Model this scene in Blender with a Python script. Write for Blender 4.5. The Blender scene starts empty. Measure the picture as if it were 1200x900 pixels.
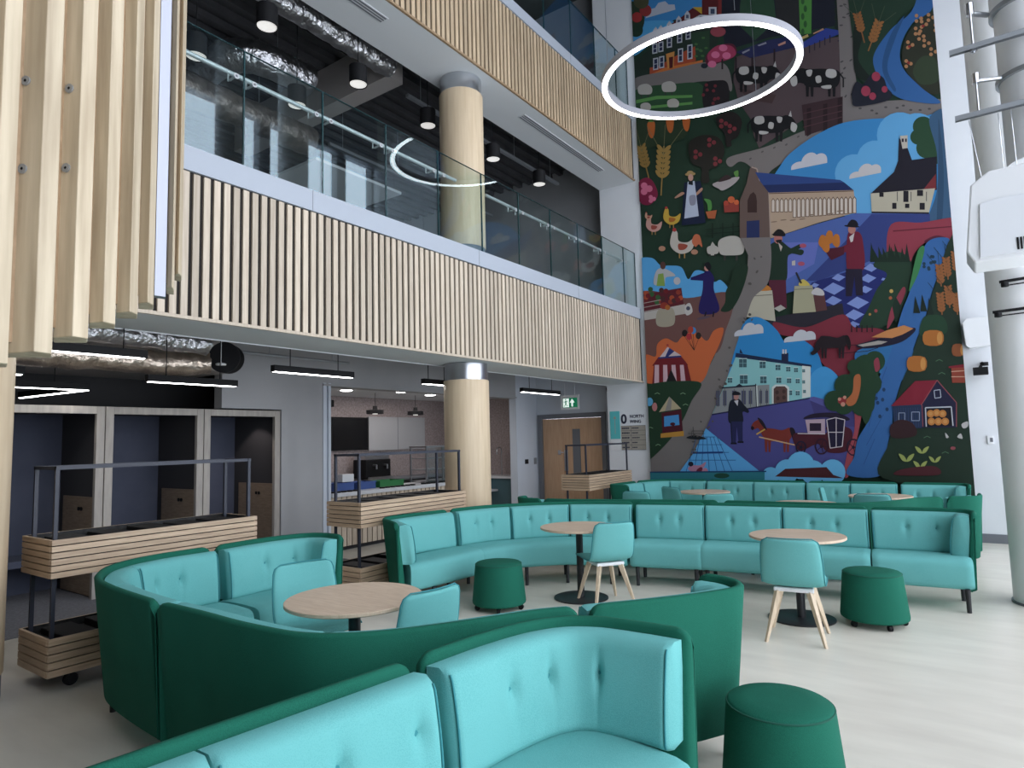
import bpy, bmesh, math, random
from mathutils import Vector, Matrix
from mathutils.geometry import tessellate_polygon
random.seed(7)
C = bpy.context.scene.collection
PI = math.pi

# ------------------------------------------------------------------ camera
F_PX = 755.0
YAW, PITCH, ROLL, EYE = math.radians(35.4), math.radians(4.975), math.radians(-1.445), 1.65
fwd = Vector((-math.sin(YAW)*math.cos(PITCH), math.cos(YAW)*math.cos(PITCH), math.sin(PITCH)))
rt0 = Vector((math.cos(YAW), math.sin(YAW), 0)); up0 = rt0.cross(fwd)
RT = math.cos(ROLL)*rt0 + math.sin(ROLL)*up0
UP = -math.sin(ROLL)*rt0 + math.cos(ROLL)*up0
cd = bpy.data.cameras.new('camera'); cam = bpy.data.objects.new('camera', cd); C.objects.link(cam)
m3 = Matrix((RT, UP, -fwd)).transposed()
cam.matrix_world = Matrix.Translation((0, 0, EYE)) @ m3.to_4x4()
cd.sensor_width = 36.0; cd.lens = F_PX/1200*36; cd.clip_start = 0.05
bpy.context.scene.camera = cam

# ------------------------------------------------------------------ world, light, exposure
W_STRENGTH = 9.0
w = bpy.data.worlds.new('sky'); bpy.context.scene.world = w; w.use_nodes = True
bg = w.node_tree.nodes['Background']; bg.inputs[0].default_value = (0.95, 0.95, 1.06, 1); bg.inputs[1].default_value = W_STRENGTH
vs = bpy.context.scene.view_settings
vs.view_transform = 'Standard'; vs.look = 'None'; vs.gamma = 1.0; vs.use_curve_mapping = False
vs.exposure = -0.75

def portal(loc, rot, sx, sy):
    l = bpy.data.lights.new('portal', 'AREA'); l.shape = 'RECTANGLE'; l.size = sx; l.size_y = sy
    l.cycles.is_portal = True
    o = bpy.data.objects.new('window_portal', l); C.objects.link(o); o.location = loc; o.rotation_euler = rot
    return o
FX = 2.15            # glazed facade plane
portal((FX+0.16, 5.2, 4.6), (0, PI/2, 0), 8.8, 12.8)

# ------------------------------------------------------------------ materials
def s2l(c): return tuple(((x/255)/12.92 if x/255 <= 0.04045 else ((x/255+0.055)/1.055)**2.4) for x in c)
def pm(name, rgb, rough=0.6, metal=0.0, spec=0.5, lin=True):
    m = bpy.data.materials.new(name); m.use_nodes = True
    b = m.node_tree.nodes['Principled BSDF']
    c = rgb if lin else s2l(rgb)
    b.inputs['Base Color'].default_value = (*c, 1); b.inputs['Roughness'].default_value = rough
    b.inputs['Metallic'].default_value = metal; b.inputs['Specular IOR Level'].default_value = spec
    return m
def nodes(m): return m.node_tree.nodes, m.node_tree.links, m.node_tree.nodes['Principled BSDF']
def vary(m, c1, c2, scale=(1, 1, 1), noise=4.0, detail=4, bump=0.0, bscale=None, obj=True, rnd=0.0):
    """noise between two colours in object space, optional bump"""
    N, L, b = nodes(m)
    tc = N.new('ShaderNodeTexCoord'); mp = N.new('ShaderNodeMapping'); mp.inputs['Scale'].default_value = scale
    L.new(tc.outputs['Object'], mp.inputs['Vector'])
    n = N.new('ShaderNodeTexNoise'); n.inputs['Scale'].default_value = noise; n.inputs['Detail'].default_value = detail
    L.new(mp.outputs[0], n.inputs['Vector'])
    r = N.new('ShaderNodeValToRGB'); r.color_ramp.elements[0].position = 0.3; r.color_ramp.elements[1].position = 0.7
    r.color_ramp.elements[0].color = (*c1, 1); r.color_ramp.elements[1].color = (*c2, 1)
    L.new(n.outputs['Fac'], r.inputs['Fac']); L.new(r.outputs[0], b.inputs['Base Color'])
    if bump:
        bn = N.new('ShaderNodeBump'); bn.inputs['Strength'].default_value = bump; bn.inputs['Distance'].default_value = 0.004
        if bscale:
            n2 = N.new('ShaderNodeTexNoise'); n2.inputs['Scale'].default_value = bscale; n2.inputs['Detail'].default_value = 2
            L.new(tc.outputs['Object'], n2.inputs['Vector']); L.new(n2.outputs['Fac'], bn.inputs['Height'])
        else: L.new(n.outputs['Fac'], bn.inputs['Height'])
        L.new(bn.outputs[0], b.inputs['Normal'])
    return m
def island(m, lo, hi):
    """each slat or board of one mesh gets its own tone"""
    N, L, b = nodes(m)
    src = b.inputs['Base Color'].links[0].from_socket
    g = N.new('ShaderNodeNewGeometry'); mr = N.new('ShaderNodeMapRange')
    mr.inputs['To Min'].default_value = lo; mr.inputs['To Max'].default_value = hi
    L.new(g.outputs['Random Per Island'], mr.inputs['Value'])
    mx = N.new('ShaderNodeVectorMath'); mx.operation = 'SCALE'
    L.new(src, mx.inputs[0]); L.new(mr.outputs[0], mx.inputs['Scale']); L.new(mx.outputs[0], b.inputs['Base Color'])
    return m
def weave(m, c1, c2, scale=260.0, bump=0.25):
    N, L, b = nodes(m)
    tc = N.new('ShaderNodeTexCoord'); v = N.new('ShaderNodeTexVoronoi'); v.inputs['Scale'].default_value = scale
    L.new(tc.outputs['Object'], v.inputs['Vector'])
    n = N.new('ShaderNodeTexNoise'); n.inputs['Scale'].default_value = 3; L.new(tc.outputs['Object'], n.inputs['Vector'])
    ad = N.new('ShaderNodeMath'); ad.operation = 'ADD'
    L.new(v.outputs['Distance'], ad.inputs[0]); L.new(n.outputs['Fac'], ad.inputs[1])
    r = N.new('ShaderNodeValToRGB'); r.color_ramp.elements[0].position = 0.4; r.color_ramp.elements[1].position = 1.1
    r.color_ramp.elements[0].color = (*c1, 1); r.color_ramp.elements[1].color = (*c2, 1)
    L.new(ad.outputs[0], r.inputs['Fac']); L.new(r.outputs[0], b.inputs['Base Color'])
    bn = N.new('ShaderNodeBump'); bn.inputs['Strength'].default_value = bump; bn.inputs['Distance'].default_value = 0.002
    L.new(v.outputs['Distance'], bn.inputs['Height']); L.new(bn.outputs[0], b.inputs['Normal'])
    b.inputs['Specular IOR Level'].default_value = 0.15
    return m
def emit(name, rgb, s):
    m = pm(name, rgb, 0.4); b = m.node_tree.nodes['Principled BSDF']
    b.inputs['Emission Color'].default_value = (*rgb, 1); b.inputs['Emission Strength'].default_value = s
    return m
def glass(name, tint=(0.9, 0.97, 0.96), refl=1.0, ior=1.5):
    m = bpy.data.materials.new(name); m.use_nodes = True; N, L = m.node_tree.nodes, m.node_tree.links
    N.clear(); out = N.new('ShaderNodeOutputMaterial'); mx = N.new('ShaderNodeMixShader')
    t = N.new('ShaderNodeBsdfTransparent'); t.inputs[0].default_value = (*tint, 1)
    g = N.new('ShaderNodeBsdfGlossy'); g.inputs['Roughness'].default_value = 0.0; g.inputs[0].default_value = (0.78, .92, 1, 1)
    r0 = ((ior-1)/(ior+1))**2
    ge = N.new('ShaderNodeNewGeometry'); dt = N.new('ShaderNodeVectorMath'); dt.operation = 'DOT_PRODUCT'
    L.new(ge.outputs['Normal'], dt.inputs[0]); L.new(ge.outputs['Incoming'], dt.inputs[1])
    ab = N.new('ShaderNodeMath'); ab.operation = 'ABSOLUTE'; L.new(dt.outputs['Value'], ab.inputs[0])
    om = N.new('ShaderNodeMath'); om.operation = 'SUBTRACT'; om.inputs[0].default_value = 1; L.new(ab.outputs[0], om.inputs[1])
    pw = N.new('ShaderNodeMath'); pw.operation = 'POWER'; pw.inputs[1].default_value = 5; L.new(om.outputs[0], pw.inputs[0])
    f = N.new('ShaderNodeMath'); f.operation = 'MULTIPLY_ADD'; f.inputs[1].default_value = 1-r0; f.inputs[2].default_value = r0; L.new(pw.outputs[0], f.inputs[0])
    L.new(f.outputs[0], mx.inputs[0]); L.new(t.outputs[0], mx.inputs[1]); L.new(g.outputs[0], mx.inputs[2]); L.new(mx.outputs[0], out.inputs[0])
    return m
M = {}
M['floor'] = pm('vinyl_floor', (0.6, 0.53, 0.46), 0.32, spec=0.35)
vary(M['floor'], (0.65, 0.61, 0.53), (0.75, 0.71, 0.62), (1, 3.5, 1), 1.6, 5)
M['carpet'] = vary(pm('carpet', (.1, .1, .11), .95), (.13, .13, .145), (.19, .19, .21), (1, 1, 1), 40, 2)
M['white'] = vary(pm('white_paint', (.74, .76, .78), .7), (.72, .74, .77), (.77, .79, .81), noise=1.5)
M['column_white'] = pm('column_white', (.88, .89, .89), .45)
M['edge_grey'] = pm('edge_grey', (.40, .435, .49), .5)
M['soffit'] = pm('soffit_paint', (.66, .68, .69), .7)
M['grey_wall'] = vary(pm('grey_paint', (.36, .37, .40), .75), (.36, .365, .375), (.42, .425, .435), noise=1.2)
M['blue_wall'] = vary(pm('pale_wall', (.45, .49, .55), .7), (.58, .63, .70), (.62, .67, .74), noise=1.2)
M['dark_ceiling'] = vary(pm('dark_deck', (.07, .07, .075), .8), (.06, .06, .065), (.085, .085, .09), (1, 1, 1), 3)
M['void'] = pm('void_grey', (.42, .39, .37), .85)
M['black_panel'] = pm('black_panel', (.02, .02, .022), .7)
M['base_grey'] = pm('skirting_grey', (.16, .17, .19), .5)
M['oak'] = vary(pm('oak_slat', (.5, .36, .23), .55), (.50, .405, .305), (.63, .54, .425), (14, 14, 0.8), 3.0, 5)
island(M['oak'], 0.82, 1.12)
M['oak_warm_lit'] = island(vary(pm('oak_slat_warm_lit', (.5, .36, .23), .55), (.44, .32, .20), (.58, .45, .30), (14, 14, 0.8), 3.0, 5), 0.8, 1.12)  # same oak, warm interior light on the upper slats put into its colour
M['ash'] = vary(pm('ash_batten', (.5, .4, .27), .55), (.36, .285, .19), (.56, .47, .335), (16, 16, 1.3), 2.2, 8)
island(M['ash'], 0.9, 1.06)
M['slat_back'] = pm('slat_back', (.018, .014, .012), .9)
M['oak_edge'] = vary(pm('oak_edge', (.3, .2, .12), .5), (.27, .18, .10), (.36, .25, .15), (1, 8, 8), 3)
M['planter_oak'] = vary(pm('planter_oak', (.5, .35, .23), .5), (.44, .31, .205), (.60, .45, .31), (2, 2, 30), 2.5, 5)
island(M['planter_oak'], .9, 1.08)
M['column_wood'] = vary(pm('column_wood', (.55, .4, .26), .5), (.60, .46, .30), (.70, .56, .385), (7, 7, .5), 3, 4)
M['booth_wood'] = vary(pm('booth_wood', (.4, .37, .33), .6), (.36, .33, .30), (.46, .43, .385), (6, 6, 1), 4, 4)
M['dado_wood'] = vary(pm('dado_wood', (.3, .22, .15), .6), (.25, .185, .13), (.36, .27, .19), (2, 2, 14), 4, 4)
M['table_wood'] = vary(pm('table_wood', (.62, .47, .34), .45), (.55, .41, .29), (.68, .535, .40), (1.5, 12, 1), 5, 5)
M['leg_wood'] = vary(pm('leg_wood', (.6, .47, .33), .5), (.54, .42, .29), (.68, .55, .40), (20, 20, 2), 3, 3)
M['door_wood'] = vary(pm('door_wood', (.4, .25, .15), .45), (.52, .32, .19), (.60, .39, .24), (8, 8, .7), 4, 4)
TQ1, TQ2 = (.098, .35, .345), (.15, .445, .435)
M['turq'] = weave(pm('turquoise_fabric', TQ2, .85), TQ1, TQ2)
M['turq_pipe'] = pm('turquoise_piping', (.04, .24, .26), .85)
M['green'] = weave(pm('green_fabric', (.014, .13, .085), .9), (.007, .082, .055), (.013, .125, .082))
M['green_pipe'] = pm('green_piping', (.008, .09, .06), .9)
M['black_metal'] = pm('black_metal', (.012, .013, .016), .45)
M['navy_metal'] = pm('navy_metal', (.03, .034, .05), .45)
M['black_plastic'] = pm('black_plastic', (.008, .008, .009), .6, spec=.2)
M['white_plastic'] = pm('white_plastic', (.8, .81, .82), .4)
M['steel'] = pm('steel', (.55, .57, .6), .28, 1.0)
M['galv'] = pm('galvanised', (.36, .38, .40), .5, .7)
M['alu'] = pm('aluminium', (.30, .31, .35), .42, .6)
M['ring_grey'] = pm('ring_grey', (.42, .42, .46), .5)
M['foil'] = vary(pm('duct_foil', (.7, .7, .72), .22, 1.0), (.55, .55, .57), (.78, .78, .8), (1, 1, 1), 9, 4, bump=1.0)
nodes(M['foil'])[2].inputs['Roughness'].default_value = .3
for n_ in M['foil'].node_tree.nodes:
    if n_.type == 'BUMP': n_.inputs['Distance'].default_value = 0.06
M['glass'] = glass('balustrade_glass', (.93, .975, .97), ior=1.62)
M['glass_edge'] = pm('glass_edge', (.02, .06, .065), .2)
M['facade_glass'] = glass('facade_glass', (.95, .98, .98), ior=1.35)
M['mullion'] = pm('mullion_grey', (.25, .27, .30), .5)
M['led'] = emit('led_white', (1, .98, .96), 22.0)
M['ring_led'] = emit('ring_led', (1, .97, .95), 14.0)
M['led_soft'] = emit('led_soft', (1, .97, .92), 1.0)
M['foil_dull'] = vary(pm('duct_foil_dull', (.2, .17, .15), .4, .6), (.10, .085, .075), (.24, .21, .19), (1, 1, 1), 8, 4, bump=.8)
M['foil_warm_reflect'] = vary(pm('duct_foil_warm_reflect', (.6, .5, .42), .3, .9), (.42, .34, .27), (.72, .62, .52), (1, 1, 1), 7, 4, bump=.8)  # brown reflection painted into the foil colour
for k_ in ('foil_dull', 'foil_warm_reflect'):
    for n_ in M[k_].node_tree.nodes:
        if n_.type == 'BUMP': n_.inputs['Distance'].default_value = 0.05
M['rail_steel'] = pm('rail_steel', (.55, .57, .58), .3, .35)
M['tile'] = vary(pm('pink_tile', (.35, .28, .27), .6), (.26, .215, .21), (.42, .35, .34), (1, 1, 1), 26, 2)
M['kitchen_panel'] = pm('kitchen_panel', (.42, .42, .43), .6)
M['screen'] = pm('screen_black', (.006, .006, .007), .25)
M['steel_counter'] = pm('counter_white', (.62, .63, .65), .35)
M['booth_fabric'] = vary(pm('booth_fabric', (.075, .085, .125), .95), (.07, .08, .118), (.088, .098, .14), noise=3)
M['soil'] = vary(pm('liner_black', (.012, .012, .012), .8), (.008, .008, .008), (.03, .03, .03), noise=20)
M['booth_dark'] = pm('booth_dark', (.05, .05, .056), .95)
M['teal_dark'] = pm('teal_dark', (.06, .12, .14), .5)
M['blue_crate'] = pm('blue_crate', (.05, .10, .30), .5)
M['green_tray'] = pm('green_tray', (.03, .20, .06), .5)
M['exit_green'] = emit('exit_green', (.01, .22, .10), .6)
M['exit_white'] = emit('exit_white', (.9, 1, .95), 1.2)
M['sign_turq'] = pm('sign_turquoise', (.10, .50, .52), .6)
M['sign_navy'] = pm('sign_navy', (.02, .022, .05), .6)
M['sign_tan'] = pm('sign_tan', (.36, .33, .28), .6)

# ------------------------------------------------------------------ helpers
class MB:
    def __init__(s): s.bm = bmesh.new(); s.mi = 0
    def _f(s, vs):
        try: f = s.bm.faces.new(vs); f.material_index = s.mi; return f
        except ValueError: return None
    def box(s, x0, x1, y0, y1, z0, z1, rot=None):
        P = [Vector(p) for p in ((x0,y0,z0),(x1,y0,z0),(x1,y1,z0),(x0,y1,z0),(x0,y0,z1),(x1,y0,z1),(x1,y1,z1),(x0,y1,z1))]
        if rot:
            c = sum(P, Vector())/8; P = [c + rot @ (p-c) for p in P]
        v = [s.bm.verts.new(p) for p in P]
        for q in ((0,3,2,1),(4,5,6,7),(0,1,5,4),(1,2,6,5),(2,3,7,6),(3,0,4,7)): s._f([v[i] for i in q])
        return s
    def prism(s, poly, z0, z1):
        """poly: plan outline, extruded vertically"""
        a = [s.bm.verts.new((x, y, z0)) for x, y in poly]; b = [s.bm.verts.new((x, y, z1)) for x, y in poly]
        n = len(poly)
        for i in range(n): s._f([a[i], a[(i+1) % n], b[(i+1) % n], b[i]])
        s._f(list(reversed(a))); s._f(b); return s
    def extr(s, pts, d):
        """closed 3d outline extruded by vector d"""
        d = Vector(d); a = [s.bm.verts.new(p) for p in pts]; b = [s.bm.verts.new(Vector(p)+d) for p in pts]
        n = len(pts)
        for i in range(n): s._f([a[i], a[(i+1) % n], b[(i+1) % n], b[i]])
        s._f(list(reversed(a))); s._f(b); return s
    def tube(s, pts, r, n=10, r2=None, cap=True, closed=False):
        pts = [Vector(p) for p in pts]; rings = []; k = len(pts); prev = None
        for i, p in enumerate(pts):
            if closed: t = (pts[(i+1) % k]-pts[i-1])
            else: t = pts[min(i+1, k-1)]-pts[max(i-1, 0)]
            t.normalize()
            if prev is None:
                u = t.orthogonal().normalized()
            else:
                u = (prev - t*prev.dot(t)).normalized()
            prev = u; v = t.cross(u)
            rr = r if r2 is None else r + (r2-r)*i/(k-1)
            rings.append([s.bm.verts.new(p + rr*(math.cos(a)*u + math.sin(a)*v)) for a in [2*PI*j/n for j in range(n)]])
        for i in range(k-1 if not closed else k):
            A, B = rings[i], rings[(i+1) % k]
            for j in range(n): s._f([A[j], A[(j+1) % n], B[(j+1) % n], B[j]])
        if cap and not closed: s._f(list(reversed(rings[0]))); s._f(rings[-1])
        return s
    def lathe(s, prof, c=(0, 0, 0), n=32, mis=None):
        """prof: (r, z) pairs bottom to top"""
        rings = []
        for r, z in prof:
            if r < 1e-6: rings.append([s.bm.verts.new((c[0], c[1], c[2]+z))])
            else: rings.append([s.bm.verts.new((c[0]+r*math.cos(2*PI*j/n), c[1]+r*math.sin(2*PI*j/n), c[2]+z)) for j in range(n)])
        for i in range(len(rings)-1):
            A, B = rings[i], rings[i+1]
            for j in range(n):
                if len(A) == 1 and len(B) == 1: continue
                if len(A) == 1: s._f([A[0], B[(j+1) % n], B[j]])
                elif len(B) == 1: s._f([A[j], A[(j+1) % n], B[0]])
                else: s._f([A[j], A[(j+1) % n], B[(j+1) % n], B[j]])
        if len(rings[0]) > 1: s._f(list(reversed(rings[0])))
        if len(rings[-1]) > 1: s._f(rings[-1])
        return s
    def loft(s, secs, caps=True):
        R = [[s.bm.verts.new(p) for p in sec] for sec in secs]; n = len(secs[0])
        for i in range(len(R)-1):
            for j in range(n): s._f([R[i][j], R[i][(j+1) % n], R[i+1][(j+1) % n], R[i+1][j]])
        if caps: s._f(list(reversed(R[0]))); s._f(R[-1])
        return s
    def build(s, name, mat, parent=None, world=True, smooth=False, bevel=0, sub=0, angle=None):
        bmesh.ops.recalc_face_normals(s.bm, faces=s.bm.faces)
        if parent is not None and world:
            bmesh.ops.translate(s.bm, verts=s.bm.verts, vec=-parent_world(parent))
        me = bpy.data.meshes.new(name); s.bm.to_mesh(me); s.bm.free()
        for mm in (mat if isinstance(mat, (list, tuple)) else [mat]): me.materials.append(M[mm] if isinstance(mm, str) else mm)
        if smooth:
            me.shade_smooth()
            if angle: me.set_sharp_from_angle(angle=math.radians(angle))
        o = bpy.data.objects.new(name, me); C.objects.link(o)
        if parent is not None: o.parent = parent
        if bevel:
            b = o.modifiers.new('bevel', 'BEVEL'); b.width = bevel; b.segments = 2; b.limit_method = 'ANGLE'; b.angle_limit = math.radians(50)
        if sub:
            b = o.modifiers.new('sub', 'SUBSURF'); b.levels = sub; b.render_levels = sub
        return o
def parent_world(p):
    v = Vector(p.location)
    while p.parent: p = p.parent; v += Vector(p.location)
    return v
def tag(o, label, cat, group=None, kind=None):
    o['label'] = label
    if cat: o['category'] = cat
    if group: o['group'] = group
    if kind: o['kind'] = kind
    return o
def thing(name, loc, label, cat, group=None, rz=0):
    o = bpy.data.objects.new(name, None); C.objects.link(o); o.location = loc; o.rotation_euler = (0, 0, rz); o.empty_display_size = .1
    return tag(o, label, cat, group)
def struct(name, mb, mat, label=None, cat=None, **k):
    o = mb.build(name, mat, **k); o['kind'] = 'structure'
    o['label'] = label or name.replace('_', ' '); o['category'] = cat or name.split('_')[0]
    return o
def copy_tree(o, parent=None):
    c = o.copy(); C.objects.link(c)
    if parent is not None: c.parent = parent
    for ch in list(o.children): copy_tree(ch, c)
    return c
def lbl(o, t): o['label'] = t; return o
def px(u, v):                    # direction of sight measured on the photograph
    return (fwd*F_PX + RT*(u-600) - UP*(v-450))
def on_y(u, v, Y): d = px(u, v); t = Y/d.y; return Vector((d.x*t, Y, EYE+d.z*t))
def catmull(P, ds=.03, closed=False):
    P = [Vector((*p[:2], 0)) for p in P]
    Q = [2*P[0]-P[1]] + P + [2*P[-1]-P[-2]]
    out = []
    for i in range(1, len(Q)-2):
        p0, p1, p2, p3 = Q[i-1:i+3]
        n = max(2, int((p2-p1).length/ds))
        for k in range(n):
            t = k/n
            # centripetal-like with chord scaled tangents
            d01 = max((p1-p0).length, 1e-4)**.5; d12 = max((p2-p1).length, 1e-4)**.5; d23 = max((p3-p2).length, 1e-4)**.5
            m1 = (p2-p1) + d12*((p1-p0)/d01 - (p2-p0)/(d01+d12))
            m2 = (p2-p1) + d12*((p3-p2)/d23 - (p3-p1)/(d12+d23))
            h = (2*t**3-3*t**2+1)*p1 + (t**3-2*t**2+t)*m1 + (-2*t**3+3*t**2)*p2 + (t**3-t**2)*m2
            out.append(h)
    out.append(P[-1]); return out
def resample(P, ds):
    L = [0]
    for a, b in zip(P, P[1:]): L.append(L[-1]+(b-a).length)
    n = max(2, int(round(L[-1]/ds))); out = []; j = 0
    for k in range(n+1):
        s = L[-1]*k/n
        while j < len(L)-2 and L[j+1] < s: j += 1
        t = (s-L[j])/max(L[j+1]-L[j], 1e-9); out.append(P[j].lerp(P[j+1], t))
    return out, L[-1]
def normals(P, side):
    out = []
    for i in range(len(P)):
        t = (P[min(i+1, len(P)-1)]-P[max(i-1, 0)]).normalized()
        out.append(Vector((-t.y, t.x, 0))*side)
    return out
def sub_path(P, s0, s1):
    L = [0]
    for a, b in zip(P, P[1:]): L.append(L[-1]+(b-a).length)
    def at(s):
        for j in range(len(P)-1):
            if L[j+1] >= s or j == len(P)-2:
                return P[j].lerp(P[j+1], (s-L[j])/max(L[j+1]-L[j], 1e-9))
    return [at(s0)] + [p for p, l in zip(P, L) if s0+1e-4 < l < s1-1e-4] + [at(s1)]
def plen(P): return sum((b-a).length for a, b in zip(P, P[1:]))
def text_mesh(txt, size, bold=0.0):
    cu = bpy.data.curves.new('t', 'FONT'); cu.body = txt; cu.size = size; cu.offset = bold; cu.extrude = 0.002
    o = bpy.data.objects.new('t', cu); C.objects.link(o); dg = bpy.context.evaluated_depsgraph_get(); dg.update()
    me = bpy.data.meshes.new_from_object(o.evaluated_get(dg)); C.objects.unlink(o); bpy.data.objects.remove(o)
    return me

# ================================================================== THE SETTING
YB = 11.67            # plane of the mural wall
YN = 12.30            # plane of the door wall
XL = -8.07            # plane of booths, servery opening
XF = -5.17            # plane of the balcony fronts
struct('floor', MB().box(-13.6, 2.5, -5.2, 12.6, -.12, 0), 'floor', 'pale vinyl plank floor of the atrium', 'floor')
struct('floor_carpet', MB().box(-9.3, -7.08, -5, 6.3, 0.0, .006), 'carpet', 'dark carpet strip in front of the booths', 'floor')
struct('wall_back', MB().box(-5.95, 2.5, YB, YN+.2, 0, 12.5), 'white', 'white end wall behind the mural', 'wall')
b = MB(); b.box(-13.6, -8.03, YN, YN+.2, 0, 4.1).box(-8.03, -6.32, YN, YN+.2, 2.2, 4.1).box(-6.32, -5.95, YN, YN+.2, 0, 4.1)
struct('wall_north', b, 'blue_wall', 'pale blue grey wall around the double door', 'wall')
struct('wall_north_upper', MB().box(-13.6, -5.95, YN, YN+.2, 4.1, 12.5), 'grey_wall', 'grey wall closing the upper floors', 'wall')
struct('wall_servery_return', MB().box(-8.25, XL, 11.48, YN, 0, 3.6), 'blue_wall', 'narrow pale wall between servery and door', 'wall')
b = MB(); b.box(-8.25, XL, 5.62, 6.34, 0, 3.6).box(-8.25, XL, 4.71, 5.62, 2.17, 3.6)
struct('wall_left', b, 'grey_wall', 'grey wall right of the booths', 'wall')
struct('wall_behind_booths', MB().box(-9.6, -9.42, -5, 6.34, 0, 3.6), 'black_panel', 'dark wall behind the booths', 'wall')
struct('wall_bulkhead', MB().box(-9.4, -7.75, -4, 4.70, 2.62, 3.6), 'void', 'brown grey bulkhead above the booths', 'wall')
struct('wall_far_left', MB().box(-13.6, -13.4, -5, YN, 0, 12.5), 'grey_wall', 'grey wall deep under the balconies', 'wall')
b = MB(); b.box(-10.95, -10.8, 6.34, YN, 0, 3.6)
struct('wall_kitchen_back', b, 'tile', 'pinkish tiled wall behind the servery', 'wall')
b = MB(); b.box(-10.8, -8.26, 6.2, 6.34, 0, 3.6)
struct('wall_kitchen_left', b, 'tile', 'tiled side wall of the servery', 'wall')
struct('wall_kitchen_right', MB().box(-10.8, -8.26, YN-.03, YN-.002, 0, 2.65), 'tile', 'tiled wall right of the timber column', 'wall')
struct('ceiling_kitchen', MB().box(-10.8, -8.26, 6.34, YN-.03, 2.66, 2.75), 'white', 'white ceiling of the servery', 'ceiling')
b = MB(); b.box(-8.3, XL, 6.34, 11.48, 2.585, 3.6).box(-8.32, XL+.03, 6.34, 11.48, 2.555, 2.585)
struct('wall_servery_bulkhead', b, 'grey_wall', 'grey bulkhead over the servery opening', 'wall')
struct('floor_first', MB().box(-13.4, XF-.09, -5, YN, 3.62, 4.14), 'void', 'slab of the first balcony', 'floor')
struct('trim_1', MB().box(-5.94, XF-.01, -5, YB-.002, 2.70, 3.615).box(-5.95, -5.94, -5, YB-.002, 2.69, 3.6), 'soffit', 'white soffit under the lower balcony', 'trim')
b = MB(); b.box(-13.4, XF-.09, -5, YN, 7.72, 8.18)
for k in range(26):
    x = -6.1-.28*k; b.prism([(x-.05, -5), (x+.05, -5), (x+.05, YN), (x-.05, YN)], 7.62, 7.722)
struct('ceiling_first', b, 'dark_ceiling', 'dark ribbed deck above the first floor', 'ceiling')
struct('trim_2', MB().box(-5.94, XF-.01, -5, YB-.002, 6.75, 7.715), 'soffit', 'white soffit under the upper balcony', 'trim')
struct('ceiling_second', MB().box(-13.4, XF-.08, -5, YN, 11.6, 12.0), 'dark_ceiling', 'dark deck above the second floor', 'ceiling')
struct('ceiling_atrium', MB().box(-13.6, 2.5, -5.2, YN+.2, 12.5, 12.7), 'white', 'white atrium ceiling', 'ceiling')
struct('baseboard_back', MB().box(-.03, FX, YB-.015, YB, 0, .13).box(-5.94, -5.06, YB-.015, YB, 0, .13), 'base_grey', 'grey skirting on the end wall', 'baseboard')
struct('baseboard_north', MB().box(-6.26, -5.95, YN-.015, YN, 0, .13).box(XL, XL+.015, 11.48, YN, 0, .13), 'base_grey', 'grey skirting beside the door', 'baseboard')

# facade glazing on the right, up to 9 m
b = MB(); b.box(FX, FX+.25, -5.2, YB, 9.05, 12.5).box(FX, FX+.25, -1.2, YB, 0, .12).box(FX, FX+.25, -5.2, -1.2, 0, 9.05)  # the solid stretch near the camera is unseen, added to block light
struct('wall_right', b, 'mullion', 'grey spandrel over the glazed facade, with a solid stretch added to block light', 'wall')
b = MB(); b.box(FX+.10, FX+.112, -1.2, YB, .12, 9.05); g = struct('window_1', b, 'facade_glass', 'glazed facade on the right', 'window')
b = MB()
for y in [-1.15+1.05*k for k in range(13)]:
    wd = .14 if int(round((y+1.15)/1.05)) % 2 else .05
    b.box(FX-.06, FX+.16, y-wd, y+wd, .12, 9.05)
for z in (2.9, 5.9): b.box(FX, FX+.15, -1.2, YB, z-.05, z+.05)
f = b.build('window_frame', 'mullion', g)
struct('wall_rear', MB().box(-13.4, FX, -5.2, -5, 0, 12.5), 'base_grey', 'wall behind the camera', 'wall')  # unseen, made solid and dark to cut fill light from behind

# double door with frame, leaves, vision panel
b = MB(); x0, x1 = -8.03, -6.32
b.box(x0, x0+.10, YN-.04, YN+.15, 0, 2.2).box(x1-.10, x1, YN-.04, YN+.15, 0, 2.2).box(x0+.10, x1-.10, YN-.04, YN+.15, 2.10, 2.2)
door = struct('door_1', b, 'base_grey', 'timber double door in a dark grey frame', 'door')
xm = -7.42
for a, c in ((x0+.105, xm-.003), (xm+.003, x1-.105)): MB().box(a, c, YN+.02, YN+.07, .01, 2.095).build('leaf', 'door_wood', door)
MB().box(xm+.27, xm+.44, YN+.01, YN+.02, .75, 1.85).box(xm+.26, xm+.45, YN+.012, YN+.02, .74, 1.86).build('vision_panel', 'base_grey', door)
MB().box(xm+.04, xm+.13, YN+.008, YN+.02, .95, 1.40).build('push_plate', 'steel', door)
b = MB(); b.tube([(xm-.08, YN+.02, 1.35), (xm-.08, YN-.03, 1.35), (xm+.04, YN-.03, 1.35)], .012); b.build('lever_handle', 'steel', door)
MB().box(xm-.12, xm-.05, YN+.01, YN+.02, 1.30, 1.40).build('lock_plate', 'steel', door)

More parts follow.
